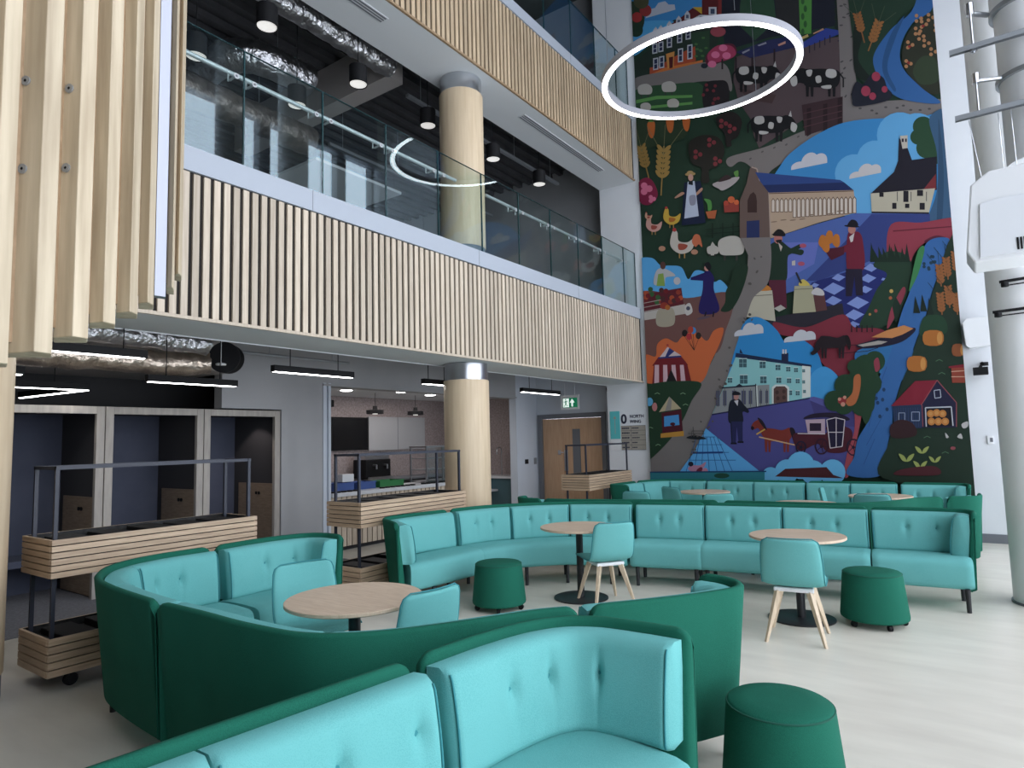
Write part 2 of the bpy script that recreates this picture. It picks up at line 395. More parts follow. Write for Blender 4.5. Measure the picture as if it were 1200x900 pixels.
# ================================================================== COLUMNS
def column(x, y, top, label, base=True, z0=0.0):
    t = thing('timber_column', (x, y, z0), label, 'column', 'timber clad columns')
    MB().lathe([(.305, z0+.16), (.31, z0+.17), (.31, top-.24), (.305, top-.23)], (x, y, 0), 48).build('shaft', 'column_wood', t, smooth=True, angle=40)
    MB().lathe([(.295, top-.24), (.295, top-.005)], (x, y, 0), 48).build('collar', 'steel', t, smooth=True, angle=40)
    MB().lathe([(.30, z0+.001), (.30, z0+.16)], (x, y, 0), 48).build('plinth', 'base_grey', t, smooth=True, angle=40)
    return t
column(-5.60, 1.37, 2.70, 'round timber clad column with dark plinth at the left edge beside the long planter')
column(-5.60, 6.80, 2.70, 'round timber clad column standing behind the curved sofa in front of the servery')
column(-5.60, 6.80, 6.75, 'round timber clad column with steel collar standing on the upper floor behind the glass', z0=4.145)

# ================================================================== BALCONY FRONTS
def cladding(z0, z1, zs, y0, label, edge_mat, slat_mat):
    t = thing('balcony_cladding', (XF, y0, z0), label, 'balcony cladding')
    b = MB(); b.box(XF-.008, XF, y0, YB-.004, z0+.02, z1); b.build('backing', 'slat_back', t)
    b = MB(); y = y0+.03
    while y < YB-.07:
        b.box(XF, XF+.021, y, y+.056, z0+.03, z1-.012+random.uniform(-.004, .004)); y += .0905
    b.build('slats', slat_mat, t)
    MB().box(XF-.005, XF+.026, y0, YB-.004, z0, z0+.028).build('bottom_edge', edge_mat, t)
    b = MB(); b.box(XF-.08, XF+.03, y0, YB-.004, z1, zs); o = b.build('floor_edge', 'edge_grey', t)
    y = y0+.9
    while y < YB: MB().box(XF+.0295, XF+.031, y-.003, y+.003, z1, zs).build('edge_joint', 'base_grey', o); y += 2.64
    return t
cladding(2.70, 3.95, 4.16, -4.9, 'vertical oak slats along the front of the lower balcony', 'oak', 'oak')
cladding(6.75, 8.02, 8.2, -4.9, 'vertical oak slats along the front of the upper balcony', 'oak_edge', 'oak_warm_lit')

def balustrade(z0, z1, y0, label, rail):
    t = thing('glass_balustrade', (XF-.06, y0, z0), label, 'balustrade')
    X = XF-.05; y = y0; k = 0
    while y < YB-.1:
        e = min(y+.88-.012, YB-.01)
        a = random.uniform(-.0015, .0015)
        b = MB(); b.extr([(X+a, y, z0), (X-a, e, z0), (X-a, e, z1), (X+a, y, z1)], (-.018, 0, 0)); pn = b.build('glass_pane', 'glass', t)
        MB().box(X-.019, X+.001, e+.0005, min(e+.0115, YB-.001), z0, z1).build('edge_seal', 'glass_edge', pn); MB().box(X-.019, X+.001, y, e, z1, z1+.004).build('top_edge', 'glass_edge', pn)
        y += .88; k += 1
    if rail:
        zr = z0+.93; xr = X-.13
        for a, c in ((y0, 6.35), (7.0, YB-.3)):
            MB().tube([(xr, a, zr), (xr, c, zr)], .022, 12).build('handrail', 'rail_steel', t, smooth=True, angle=40)
        y = y0+.88
        while y < YB-.3:
            if not 6.35 < y < 7.0:
                for d in (-.09, .09):
                    b = MB(); b.tube([(X+.012, y+d, zr-.09), (xr+.03, y+d, zr-.09)], .011, 8); b.tube([(X+.004, y+d, zr-.09), (X+.012, y+d, zr-.09)], .026, 12)
                    b.tube([(xr, y+d, zr-.09), (xr, y+d, zr-.01)], .008, 6); b.build('rail_bracket', 'rail_steel', t)
            y += .88
    return t
balustrade(4.165, 5.285, 3.23-.88*6, 'clear glass balustrade with steel handrail on the lower balcony', True)
balustrade(8.205, 9.3, 3.23-.88*4, 'clear glass balustrade on the upper balcony', False)
for yy, n, z in ((8.1+1.35, 2.7, 6.75), (3.9, 2.6, 6.75)):
    g = thing('slot_diffuser', (-5.45, yy, z), 'linear slot vent in the white upper soffit, ' + ('near the end wall' if yy > 6 else 'at the top edge left of the column'), 'vent', 'slot vents in the upper soffit')
    b = MB()
    b.box(-5.51, -5.38, yy-n/2, yy+n/2, z-.008, z-.001); b.build('frame', 'soffit', g)
    b = MB()
    for q in range(3): b.box(-5.50+.04*q, -5.475+.04*q, yy-n/2+.02, yy+n/2-.02, z-.0095, z-.0075)
    b.build('slots', 'base_grey', g)

# ================================================================== FIRST FLOOR INTERIOR (behind the glass)
def pendant(x, y, zb, ztop, label, group, r=.115, h=.24):
    t = thing('cylinder_pendant', (x, y, zb), label, 'pendant light', group)
    b = MB(); b.lathe([(r-.004, .02), (r, 0), (r, h), (.02, h+.01), (0, h+.01)], (x, y, zb), 28); b.build('housing', 'black_plastic', t, smooth=True, angle=40)
    MB().lathe([(0, .012), (r-.01, .0105), (r-.01, .019), (0, .0195)], (x, y, zb), 24).build('lens', 'led_soft', t)
    MB().tube([(x, y, zb+h), (x, y, ztop)], .006, 6).build('cable', 'black_plastic', t)
    return t
UP_P = [(-5.72, 3.78, 6.02, 'front row, above the handrail and nearest the camera'), (-5.76, 5.05, 5.98, 'front row, between duct bend and upper column'),
        (-6.75, 3.58, 5.99, 'back row, at the timber screen edge'), (-6.75, 4.90, 5.98, 'back row, under the foil duct'),
        (-5.78, 6.30, 5.96, 'half hidden behind the upper column'), (-5.72, 7.7, 5.96, 'just right of the upper column'), (-5.70, 8.97, 5.96, 'farthest one, before the grey end wall')]
for x, y, z, s in UP_P:
    if x > -6: x, y, z = x*1.065, y*1.065, 1.65+(z-1.65)*1.065
    pendant(x, y, z, 7.618, 'black cylinder pendant upstairs, ' + s, 'black cylinder pendants on the first floor')
def duct(name, pts, r, label, mat='foil', n=20, wr=.012):
    P, L = resample([Vector(p) for p in pts], .09)
    b = MB(); rings = []
    prev = None
    for i, p in enumerate(P):
        t = (P[min(i+1, len(P)-1)]-P[max(i-1, 0)]).normalized(); u = t.orthogonal().normalized() if prev is None else (prev-t*prev.dot(t)).normalized(); prev = u; v = t.cross(u)
        rr = r + random.uniform(-wr, wr)
        rings.append([p + rr*(math.cos(a)*u+math.sin(a)*v) + Vector((random.uniform(-wr, wr), random.uniform(-wr, wr), random.uniform(-wr, wr)))*.7 for a in [2*PI*j/n for j in range(n)]])
    b.loft(rings); o = tag(b.build(name, mat, smooth=True, angle=60), label, 'duct', 'foil wrapped ventilation ducts')
    zt = 7.70 if P[0].z > 4 else 3.618
    for q in range(1, max(2, int(L/1.8))+1):
        p = P[min(len(P)-2, int(len(P)*(q-.4)/max(2, int(L/1.8))))]
        MB().tube([(p.x, p.y, p.z+r*.9), (p.x, p.y, zt)], .005, 6).build('hanger', 'galv', o)
    return o
def arc3(c, r, a0, a1, z, n=10): return [(c[0]+r*math.cos(a0+(a1-a0)*k/n), c[1]+r*math.sin(a0+(a1-a0)*k/n), z) for k in range(n+1)]
duct('foil_duct', [(-6.40, -1, 6.99), (-6.40, 6.2, 6.99)], .15, 'straight foil duct running along the inner edge of the upper white soffit')
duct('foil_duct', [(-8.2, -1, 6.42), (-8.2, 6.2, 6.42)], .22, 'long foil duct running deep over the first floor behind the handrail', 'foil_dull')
duct('foil_duct', [(-9.5, 4.7, 7.05), (-8.2, 4.7, 7.05)] + arc3((-8.2, 5.2), .5, -PI/2, 0, 7.05) + [(-7.7, 5.8, 7.05)], .22, 'bent flexible foil duct above the first floor left of the column')
b = MB(); b.box(-10.5, -6.55, 6.3, 6.6, 6.97, 7.615); tag(b.build('ceiling_beam', 'void'), 'grey boxed beam crossing the dark first floor ceiling', 'beam')
for x, y0, y1, z, s in ((-6.66, 6.8, 11.2, 6.9, 'nearer the soffit'), (-8.62, 6.9, 11.5, 6.75, 'farther inside')):
    b = MB(); b.box(x-.03, x+.03, y0, y1, z, z+.05)
    for q in range(4): b.tube([(x, y0+.3+(y1-y0-.6)*q/3, z+.05), (x, y0+.3+(y1-y0-.6)*q/3, 7.622)], .006, 6)
    tag(b.build('cable_tray', 'galv'), 'long suspended steel tray under the first floor deck, ' + s, 'cable tray', 'suspended steel trays')
for x, y, s in ((-9.3, 7.7, 'nearer the glass'), (-10.6, 9.9, 'farther back')):
    b = MB(); b.box(x-.6, x+.6, y-1.0, y+1.0, 6.45, 6.5)
    t = thing('acoustic_raft', (x, y, 6.45), 'pale rectangular acoustic raft hung over the first floor, ' + s, 'ceiling raft', 'acoustic rafts')
    b.build('panel', 'soffit', t); b = MB()
    for sx in (-.5, .5):
        for sy in (-.9, .9): b.tube([(x+sx, y+sy, 6.5), (x+sx, y+sy, 7.7)], .004, 5)
    b.build('hangers', 'black_metal', t)

# ================================================================== UNDER THE BALCONY
def linear(x, y0, y1, z, label, zt=3.62, rot=0, w=.035, h=.07):
    """black linear lamp with glowing underside"""
    c = Vector((x, (y0+y1)/2, z)); L = (y1-y0)
    t = thing('linear_pendant', c, label, 'linear light', 'black linear pendants under the balcony', rz=rot)
    MB().box(-w, w, -L/2, L/2, 0, h).build('housing', 'black_plastic', t, world=False)
    MB().box(-w+.008, w-.008, -L/2+.02, L/2-.02, -.006, .001).build('diffuser', 'led', t, world=False)
    for s in (-.3, .3): MB().tube([(0, s*L, h), (0, s*L, zt-z)], .005, 6).build('cable', 'black_plastic', t, world=False)
    return t
linear(-5.92, 1.80, 2.74, 2.45, 'black linear pendant with lit underside nearest the timber stair screen')
linear(-6.83, 3.17, 4.16, 2.34, 'black linear pendant with lit underside in front of the middle booth')
linear(-6.08, 4.12, 5.22, 2.45, 'black linear pendant hanging before the grey wall right of the booths')
linear(-6.08, 6.45, 7.0, 2.45, 'black linear pendant half hidden by the timber column')
linear(-6.1, 8.85, 10.05, 2.45, 'black linear pendant hanging left of the exit sign')
linear(-6.75, 1.0, 2.10, 2.33, 'short end of a black linear pendant at the left edge under the timber screen')
# V shaped lamp over the left booth
t = thing('angled_pendant', (-7.9, 2.7, 2.30), 'black V shaped linear pendant glowing above the left booth', 'linear light')
tip = Vector((-7.72, 2.97, 2.30))
for d, nm in (((-1.5, -.12, 0), 'arm'), ((0, -1.4, 0), 'arm')):
    e = tip+Vector(d); side = Vector((d[1], -d[0], 0)).normalized()*.035
    b = MB(); b.extr([tip-side, tip+side, e+side, e-side], (0, 0, .07)); a = b.build(nm, 'black_plastic', t)
    s2 = side*.7
    b = MB(); b.extr([tip-s2, tip+s2, e+s2, e-s2], (0, 0, -.006)); b.build('diffuser', 'led', a)
for dx, dy, zt in ((-.7, -.056, 2.625), (0, -.9, 3.62)): MB().tube([(tip.x+dx, tip.y+dy, 2.37), (tip.x+dx, tip.y+dy, zt)], .005, 6).build('cable', 'black_plastic', t)

duct('foil_duct', [(-7.0, -1.5, 2.84), (-7.0, 3.3, 2.83), (-7.0, 3.9, 2.81)], .115, 'foil duct nearest the soffit under the lower balcony')
duct('foil_duct', [(-7.3, -1.5, 2.60), (-7.3, 3.6, 2.60), (-7.27, 3.9, 2.62), (-7.22, 4.05, 2.64)], .125, 'lower foil duct before the booths, copper reflection painted into its colour', 'foil_warm_reflect')
dm = thing('duct_outlet', (-7.1, 4.15, 2.70), 'round black duct mouth at the end of the foil ducts', 'duct outlet')
ax = Vector((.62, -.72, 0)).normalized(); c0 = Vector((-7.12, 4.20, 2.70))
MB().tube([c0-ax*.12, c0+ax*.05], .175, 28).build('collar', 'black_plastic', dm, smooth=True, angle=40)
MB().tube([c0+ax*.048, c0+ax*.062], .182, 28).build('rim', 'black_metal', dm, smooth=True, angle=40)
b = MB(); p = c0+ax*.16; b.lathe([(0, -.11), (.055, -.105), (.06, -.09), (.045, -.08), (0, -.075)], p, 16)
b.tube([p+Vector((0, 0, -.08)), p+Vector((0, 0, .90))], .005, 6)
tag(b.build('ceiling_sensor', 'white_plastic'), 'small white mushroom shaped detector hanging before the black duct mouth', 'sensor')
b = MB(); b.tube([(-7.3, 4.5, 2.82), (-7.3, 6.2, 2.82)], .02, 8); b.tube([(-7.3, 4.9, 2.82), (-7.3, 4.9, 3.62)], .006, 6); b.tube([(-7.3, 5.9, 2.82), (-7.3, 5.9, 3.62)], .006, 6)
tag(b.build('conduit_pipe', 'galv'), 'thin grey pipe running from the duct mouth to the right', 'pipe')

# booths
def booth(y0, y1, label):
    t = thing('work_booth', (XL, (y0+y1)/2, 0), label, 'booth', 'timber framed booths')
    H = 2.15; f = .085
    b = MB(); b.box(XL-.06, XL, y0, y0+f, 0, H).box(XL-.06, XL, y1-f, y1, 0, H).box(XL-.06, XL, y0+f, y1-f, H-f, H); b.build('frame', 'booth_wood', t, bevel=.004)
    b = MB(); b.box(XL-1.15, XL-1.10, y0, y1, 0, H-.02); b.build('back_panel', 'booth_fabric', t)
    b = MB(); b.box(XL-1.1, XL-.06, y0, y0+.03, 0, H-.02); b.build('side_panel', 'booth_fabric', t)
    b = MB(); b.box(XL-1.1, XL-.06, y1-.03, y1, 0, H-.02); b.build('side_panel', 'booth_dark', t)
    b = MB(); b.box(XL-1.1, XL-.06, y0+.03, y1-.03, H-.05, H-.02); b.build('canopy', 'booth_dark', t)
    b = MB(); b.box(XL-.95, XL-.065, y1-.05, y1-.031, .02, 1.12); d = b.build('timber_dado', 'dado_wood', t)
    b = MB()
    for q in (0, .07): b.tube([(XL-.42-q, y1-.05, .98), (XL-.42-q, y1-.062, .98)], .022, 14)
    b.build('socket', 'black_plastic', d)
    b = MB(); b.lathe([(0, -.012), (.07, -.012), (.085, -.004), (.085, 0), (0, 0)], (XL-.45, (y0+y1)/2+.1, H-.05), 24); b.build('downlight', 'led_soft', t)
    b = MB(); b.box(XL-1.1, XL-.55, y0+.03, y1-.05, .38, .46); b.build('bench', 'booth_fabric', t, bevel=.01)
    return t
booth(2.15, 3.305, 'timber framed booth with dark interior, leftmost of the three booths')
booth(3.315, 4.47, 'timber framed booth with dark interior, middle of the three booths')
booth(4.48, 5.6, 'timber framed booth with dark interior, next to the grey wall')
BL = bpy.data.lights.new('booth_downlight', 'SPOT'); BL.energy = 14; BL.spot_size = 1.7; BL.color = (1, .85, .8); BL.shadow_soft_size = .05
o = bpy.data.objects.new('booth_downlight', BL); C.objects.link(o); o.location = (XL-.45, 5.16, 2.07); o.rotation_euler = (.35, 0, 0)

# steel channel beside the servery
t = thing('folding_wall_track', (XL, 6.42, 0), 'tall pale steel jamb between the grey wall and the servery', 'jamb')
b = MB(); b.box(XL-.1, XL+.012, 6.345, 6.40, 0, 2.6).box(XL-.1, XL+.012, 6.445, 6.49, 0, 2.6).box(XL-.1, XL-.03, 6.40, 6.445, 0, 2.6); b.build('channel', 'blue_wall', t)
b = MB()
for z in [.3+.22*k for k in range(10)]: b.tube([(XL-.03, 6.42, z), (XL-.024, 6.42, z)], .009, 8)
b.build('bolts', 'base_grey', t)

# servery
t = thing('servery_counter', (XL-.3, 8.9, 0), 'servery counter with pale top and vertical timber slat front', 'counter')
b = MB(); y = 6.5
while y < 10.3: b.box(XL-.02, XL, y, y+.085, .07, .84); y += .105
b.build('slat_front', 'oak', t)
MB().box(XL-.62, XL-.021, 6.5, 10.4, .07, .84).build('carcass', 'slat_back', t)
MB().box(XL-.60, XL-.08, 6.5, 10.4, 0, .07).build('plinth', 'black_panel', t)
MB().box(XL-.66, XL+.05, 6.495, 10.405, .84, .90).build('worktop', 'steel_counter', t, bevel=.006)
for y0, n in ((6.55, 5), (7.6, 7), (8.6, 6)):
    for k in range(n):
        y = y0+.12*k; b = MB(); b.lathe([(.045, 0), (.05, .01), (.05, .022), (0, .022)], (XL+.0-.05, y, .9), 14)
        tag(b.build('black_saucer', 'black_plastic'), 'small black dish in the row along the front of the servery counter', 'dish', 'black dishes on the servery counter')
t = thing('back_counter', (-10.4, 9, 0), 'dark counter along the tiled back wall of the servery', 'counter')
MB().box(-10.78, -10.1, 6.4, 11.6, 0, .86).build('carcass', 'black_panel', t); MB().box(-10.79, -10.06, 6.4, 11.62, .86, .9).build('worktop', 'base_grey', t)
def crate(x, y, z, sx, sy, h, mat, name, label):
    b = MB(); w_ = .012
    b.box(x-sx, x+sx, y-sy, y+sy, z, z+w_)
    b.box(x-sx, x-sx+w_, y-sy, y+sy, z+w_, z+h).box(x+sx-w_, x+sx, y-sy, y+sy, z+w_, z+h).box(x-sx+w_, x+sx-w_, y-sy, y-sy+w_, z+w_, z+h).box(x-sx+w_, x+sx-w_, y+sy-w_, y+sy, z+w_, z+h)
    b.box(x-sx-.01, x+sx+.01, y-sy-.012, y-sy, z+h-.02, z+h).box(x-sx-.01, x+sx+.01, y+sy, y+sy+.012, z+h-.02, z+h)
    return tag(b.build(name, mat), label, 'crate')
crate(-8.45, 6.95, .9, .15, .2, .13, 'blue_crate', 'plastic_crate', 'blue plastic crate at the left end of the servery counter')
crate(-8.45, 7.42, .9, .15, .2, .12, 'blue_crate', 'plastic_crate', 'blue plastic crate between the green tray and another blue crate')
crate(-8.45, 7.98, .9, .17, .28, .11, 'green_tray', 'plastic_tray', 'long green plastic tray on the servery counter')
b = MB(); b.box(-8.54, -8.38, 6.98, 7.22, 1.035, 1.16); tag(b.build('carton', 'white_plastic', bevel=.01), 'white carton standing on the blue crates on the servery counter', 'carton')
t = thing('coffee_machine', (-10.4, 9.45, .9), 'black coffee machine on the back counter of the servery', 'coffee machine')
MB().box(-10.6, -10.2, 9.1, 9.8, .93, 1.32).build('body', 'black_plastic', t, bevel=.02); MB().box(-10.2, -10.08, 9.15, 9.75, .9, .96).build('drip_tray', 'steel', t)
b = MB()
for y in (9.3, 9.6): b.tube([(-10.2, y, 1.2), (-10.1, y, 1.2), (-10.1, y, 1.12)], .02, 8)
b.build('group_heads', 'steel', t)
MB().box(-10.58, -10.24, 9.12, 9.78, 1.32, 1.40).build('cup_rail', 'steel', t)
t = thing('display_cabinet', (-8.5, 9.5, .9), 'glass fronted steel display cabinet on the servery counter beside the column', 'display cabinet')
b = MB()
for y in (8.85, 9.3, 9.8, 10.25):
    for x in (-8.68, -8.28): b.box(x-.012, x+.012, y-.012, y+.012, .9, 1.55)
b.box(-8.70, -8.26, 8.83, 10.27, 1.55, 1.58); b.build('frame', 'steel', t)
for z in (.92, 1.13, 1.34): MB().box(-8.67, -8.29, 8.87, 10.23, z, z+.012).build('shelf', 'steel', t)
MB().box(-8.262, -8.256, 8.87, 10.23, .91, 1.55).build('glass_front', 'glass', t)
t = thing('wall_screen', (-10.78, 9.2, 1.5), 'black wall screen above the back counter', 'screen')
MB().box(-10.795, -10.74, 8.66, 9.66, 1.52, 2.22).build('bezel', 'black_plastic', t); MB().box(-10.742, -10.736, 8.69, 9.63, 1.55, 2.19).build('display', 'screen', t)
t = thing('wall_panel', (-10.78, 10.5, 1.5), 'grey white menu panel right of the black screen', 'panel')
MB().box(-10.795, -10.75, 9.68, 11.45, 1.5, 2.24).build('board', 'kitchen_panel', t); MB().box(-10.75, -10.746, 10.55, 10.56, 1.5, 2.24).build('joint', 'base_grey', t)
b = MB(); b.box(-10.795, -10.75, 8.5, 8.64, 1.5, 2.24); tag(b.build('wall_panel', 'kitchen_panel'), 'narrow grey white panel left of the black screen', 'panel')
b = MB(); b.box(-10.795, -10.6, 8.45, 8.62, 2.42, 2.56); tag(b.build('wall_speaker', 'black_plastic', bevel=.01), 'small black speaker high on the tiled wall over the screen', 'speaker')
for x, y, s in ((-9.7, 8.9, 'left one, before the black screen'), (-9.7, 10.05, 'right one, before the grey white panel')):
    t = thing('dome_pendant', (x, y, 2.24), 'black flat dome pendant over the servery, ' + s, 'pendant light', 'black dome pendants over the servery')
    MB().lathe([(.0, .02), (.15, .012), (.17, 0), (.17, .075), (.05, .085), (.04, .16), (0, .165)], (x, y, 2.24), 28).build('shade', 'black_plastic', t, smooth=True, angle=35)
    MB().lathe([(0, -.012), (.05, -.008), (.05, .018), (0, .018)], (x, y, 2.24), 16).build('bulb', 'led_soft', t)
    MB().tube([(x, y, 2.4), (x, y, 2.66)], .005, 6).build('cable', 'black_plastic', t)
for x, y, s in ((-9.55, 8.05, 'left one'), (-9.2, 9.15, 'nearest the opening'), (-9.45, 10.25, 'right one')):
    b = MB(); b.lathe([(0, -.012), (.09, -.012), (.11, -.004), (.11, 0), (0, 0)], (x, y, 2.659), 24)
    tag(b.build('downlight', 'led'), 'round recessed downlight in the servery ceiling, ' + s, 'downlight', 'servery downlights')
KL = bpy.data.lights.new('servery_light', 'AREA'); KL.energy = 45; KL.size = 1.2; KL.size_y = 3; KL.shape = 'RECTANGLE'; KL.color = (1, .93, .9)
o = bpy.data.objects.new('servery_light', KL); C.objects.link(o); o.location = (-9.5, 9.1, 2.63)
t = thing('sink_counter', (-9.3, 12, 0), 'dark teal counter with white top against the tiles right of the timber column', 'counter')
MB().box(-10.4, -8.3, 11.75, 12.26, 0, .80).build('carcass', 'teal_dark', t); MB().box(-10.4, -8.28, 11.70, 12.26, .80, .85).build('worktop', 'steel_counter', t); MB().box(-9.7, -8.8, 11.5, 11.74, .52, .56).build('side_shelf', 'steel_counter', t)
b = MB(); b.tube([(-8.95, 12.1, .85), (-8.95, 12.1, 1.4)] + [(-8.95, 12.1-.09+.09*math.cos(a), 1.4+.09*math.sin(a)) for a in (.5, 1, 1.6, 2.2, 2.8, 3.14)] + [(-8.95, 11.92, 1.33)], .014, 8)
tag(b.build('swan_neck_tap', 'steel', smooth=True), 'tall swan neck tap on the teal counter', 'tap')

# small things by the door
t = thing('exit_sign', (-6.8, 11.75, 2.25), 'green running man exit sign hanging before the door wall', 'exit sign')
x0, x1, zt, zb, y = -7.06, -6.62, 2.56, 2.26, 11.7
MB().box(x0, x1, y, y+.015, zb, zt).build('plate', 'white_plastic', t)
MB().box(x0+.05, x1-.04, y-.004, y, zb+.04, zb+.24).build('green_field', 'exit_green', t)
b = MB(); Z = zb+.05; X = x0+.07
b.box(X-.01, X+.13, y-.006, y-.004, Z, Z+.18); b.build('doorway', 'exit_white', t)
b = MB(); yy = y-.0075
def flat(b, pts, y, d=.001): b.extr([(px_, y, pz_) for px_, pz_ in pts], (0, -d, 0))
flat(b, [(X+.055+.016*math.cos(a), Z+.155+.016*math.sin(a)) for a in [2*PI*k/10 for k in range(10)]], yy)
flat(b, [(X+.04, Z+.13), (X+.075, Z+.135), (X+.07, Z+.07), (X+.045, Z+.07)], yy); flat(b, [(X+.045, Z+.075), (X+.065, Z+.07), (X+.03, Z+.01), (X+.012, Z+.015)], yy)
flat(b, [(X+.055, Z+.075), (X+.073, Z+.07), (X+.10, Z+.03), (X+.085, Z+.02)], yy); flat(b, [(X+.07, Z+.13), (X+.075, Z+.115), (X+.115, Z+.10), (X+.11, Z+.115)], yy); flat(b, [(X+.042, Z+.13), (X+.045, Z+.115), (X+.01, Z+.09), (X+.005, Z+.105)], yy)
b.build('running_figure', 'exit_green', t)
b = MB(); X = x1-.16
flat(b, [(X-.018, Z+.01), (X+.018, Z+.01), (X+.018, Z+.09), (X+.06, Z+.09), (X, Z+.17), (X-.06, Z+.09), (X-.018, Z+.09)], y-.006); b.build('arrow', 'exit_white', t)
b = MB()
for x in (x0+.1, x1-.1): b.tube([(x, y+.008, zt), (x, y+.008, 3.62)], .004, 6)
b.build('wires', 'steel', t)
b = MB(); b.lathe([(0, -.09), (.05, -.085), (.06, -.04), (.06, 0), (0, 0)], (-6.02, 11.9, 2.68), 16); b.box(-6.05, -5.99, 11.87, 11.93, 2.68, 3.62); tag(b.build('dome_camera', 'black_plastic'), 'small black dome camera under the balcony above the wall sign', 'camera')
b = MB(); b.box(XL, XL+.02, 11.77, 11.89, 1.12, 1.22); tag(b.build('card_reader', 'black_plastic', bevel=.006), 'small black card reader on the pale wall left of the door', 'card reader')
b = MB(); b.box(XL, XL+.012, 12.13, 12.23, 1.10, 1.24); tag(b.build('switch_plate', 'galv', bevel=.004), 'grey switch plate between card reader and door frame', 'switch')
# wayfinding signs on the white pier
t = thing('banner_sign', (-5.8, YB, 1.4), 'turquoise banner sign with white foot on the white pier', 'sign')
MB().box(-5.90, -5.69, YB-.012, YB-.001, 1.62, 2.17).build('turquoise_field', 'sign_turq', t)
MB().box(-5.90, -5.69, YB-.012, YB-.001, 1.40, 1.615).build('white_field', 'white_plastic', t)
b = MB(); flat(b, [(-5.80, 1.72), (-5.788, 1.72), (-5.788, 2.02), (-5.755, 2.02), (-5.794, 2.08), (-5.833, 2.02), (-5.80, 2.02)], YB-.0125); b.build('arrow', 'sign_tan', t)
t = thing('wall_lettering', (-5.4, YB, 1.9), 'dark lettering 0 NORTH WING on the white pier', 'lettering')
def put_text(txt, x, z, size, mat, parent, name, bold=0.0):
    me = text_mesh(txt, size, bold); me.materials.clear(); me.materials.append(M[mat])
    o = bpy.data.objects.new(name, me); C.objects.link(o); o.parent = parent
    o.rotation_euler = (PI/2, 0, 0); o.location = Vector((x, YB-.003, z)) - parent_world(parent)
    return o
put_text('0', -5.665, 1.925, .25, 'sign_navy', t, 'numeral', .008)
put_text('NORTH', -5.475, 2.025, .085, 'sign_navy', t, 'word', .002); put_text('WING', -5.475, 1.925, .085, 'sign_navy', t, 'word', .002)
t = thing('directory_board', (-5.4, YB, 1.4), 'tan directory board with five dark rows of small text below the lettering', 'sign')
MB().box(-5.665, -5.15, YB-.012, YB-.001, 1.40, 1.875).build('board', 'sign_tan', t)
b = MB()
for k in range(6): b.box(-5.665, -5.15, YB-.0135, YB-.012, 1.40+.094*k, 1.405+.094*k)
b.box(-5.455, -5.45, YB-.0135, YB-.012, 1.40, 1.875); b.build('rules', 'sign_navy', t)
b = MB(); rr = random.Random(3)
for k in range(5):
    z = 1.435+.094*k; x = -5.65
    for q in range(5): wd = rr.uniform(.018, .034); b.box(x, x+wd, YB-.0135, YB-.012, z, z+.03); x += wd+.006
    x = -5.435
    for q in range(rr.randint(4, 7)): wd = rr.uniform(.014, .026); b.box(x, x+wd, YB-.0135, YB-.012, z+.003, z+.025); x += wd+.005
b.build('small_text', 'sign_navy', t)

# ================================================================== STAIR SCREEN (near left)
t = thing('stair_screen', (-1.45, .55, 1.85), 'curved screen of deep pale timber battens beside the camera, upper left', 'stair screen')
BAT = [(-75, -48, -36, 1.06, 437), (-34, -12, 9, 1.13, 424), (6, 40, 61, 1.20, 412), (62, 85, 103, 1.28, 394), (104, 121, 135, 1.36, 377), (136, 152, 161, 1.44, 365), (162, 173, 180, 1.51, 354), (195, 201.5, 204, 1.60, 336), (204.5, 209, 213, 1.68, 320)]
def plan(u, v, depth): d = px(u, v); return Vector((d.x*depth/F_PX, d.y*depth/F_PX, EYE+d.z*depth/F_PX))
bat = MB(); washers = []; ridge = []
for k, (a, r, c, dp, yb) in enumerate(BAT):
    A, R_, C_ = plan(a, yb, dp+.012), plan(r, yb, dp), plan(c, yb, dp+.035)
    back = (R_-Vector((0, 0, EYE))); back.z = 0; back = back.normalized()*.06
    z0 = R_.z; poly = [A[:2], R_[:2], C_[:2], (C_+back)[:2], (A+back*1.2)[:2]]
    bat.prism(poly, z0, 4.3); ridge.append((R_, back))
    if k in (2, 3):
        n = (Vector((R_.y-A.y, A.x-R_.x, 0))).normalized()
        if n.dot(back) > 0: n = -n
        for u, v in (((31, 95), (27, 198)) if k == 2 else ((82, 104), (78, 197))):
            d = px(u, v); o_ = Vector((0, 0, EYE)); p = o_ + d*((A-o_).dot(n)/d.dot(n))   # on the batten's face
            washers.append((p, n))
bat.build('battens', 'ash', t, bevel=.002)
for p, n in washers:
    wq = MB().tube([p-n*.002, p+n*.003], .0095, 20).build('washer', 'galv', t); MB().tube([p+n*.003, p+n*.0034], .003, 8).build('screw_hole', 'black_plastic', wq)
b = MB(); pts = [r+bk*.95 for r, bk in ridge]
for i in range(len(pts)-1):
    A, B = pts[i], pts[i+1]; d = Vector((ridge[i][1].x, ridge[i][1].y, 0)).normalized()*.012
    b.bm.faces.ensure_lookup_table()
    v = [b.bm.verts.new(q) for q in ((A.x, A.y, max(A.z, B.z)+.02), (B.x, B.y, max(A.z, B.z)+.02), (B.x, B.y, 4.3), (A.x, A.y, 4.3))]
    v2 = [b.bm.verts.new(Vector(q.co)+d) for q in v]
    b._f(v); b._f(v2[::-1])
    for j in range(4): b._f([v[j], v[(j+1) % 4], v2[(j+1) % 4], v2[j]])
b.build('backing', 'oak_edge', t)
A, B = plan(181, 346, 1.555), plan(194, 344, 1.575); bk = ridge[6][1]
b = MB(); b.prism([A[:2], B[:2], (B+bk*.5)[:2], (A+bk*.5)[:2]], A.z, 4.3); b.build('metal_channel', 'alu', t)

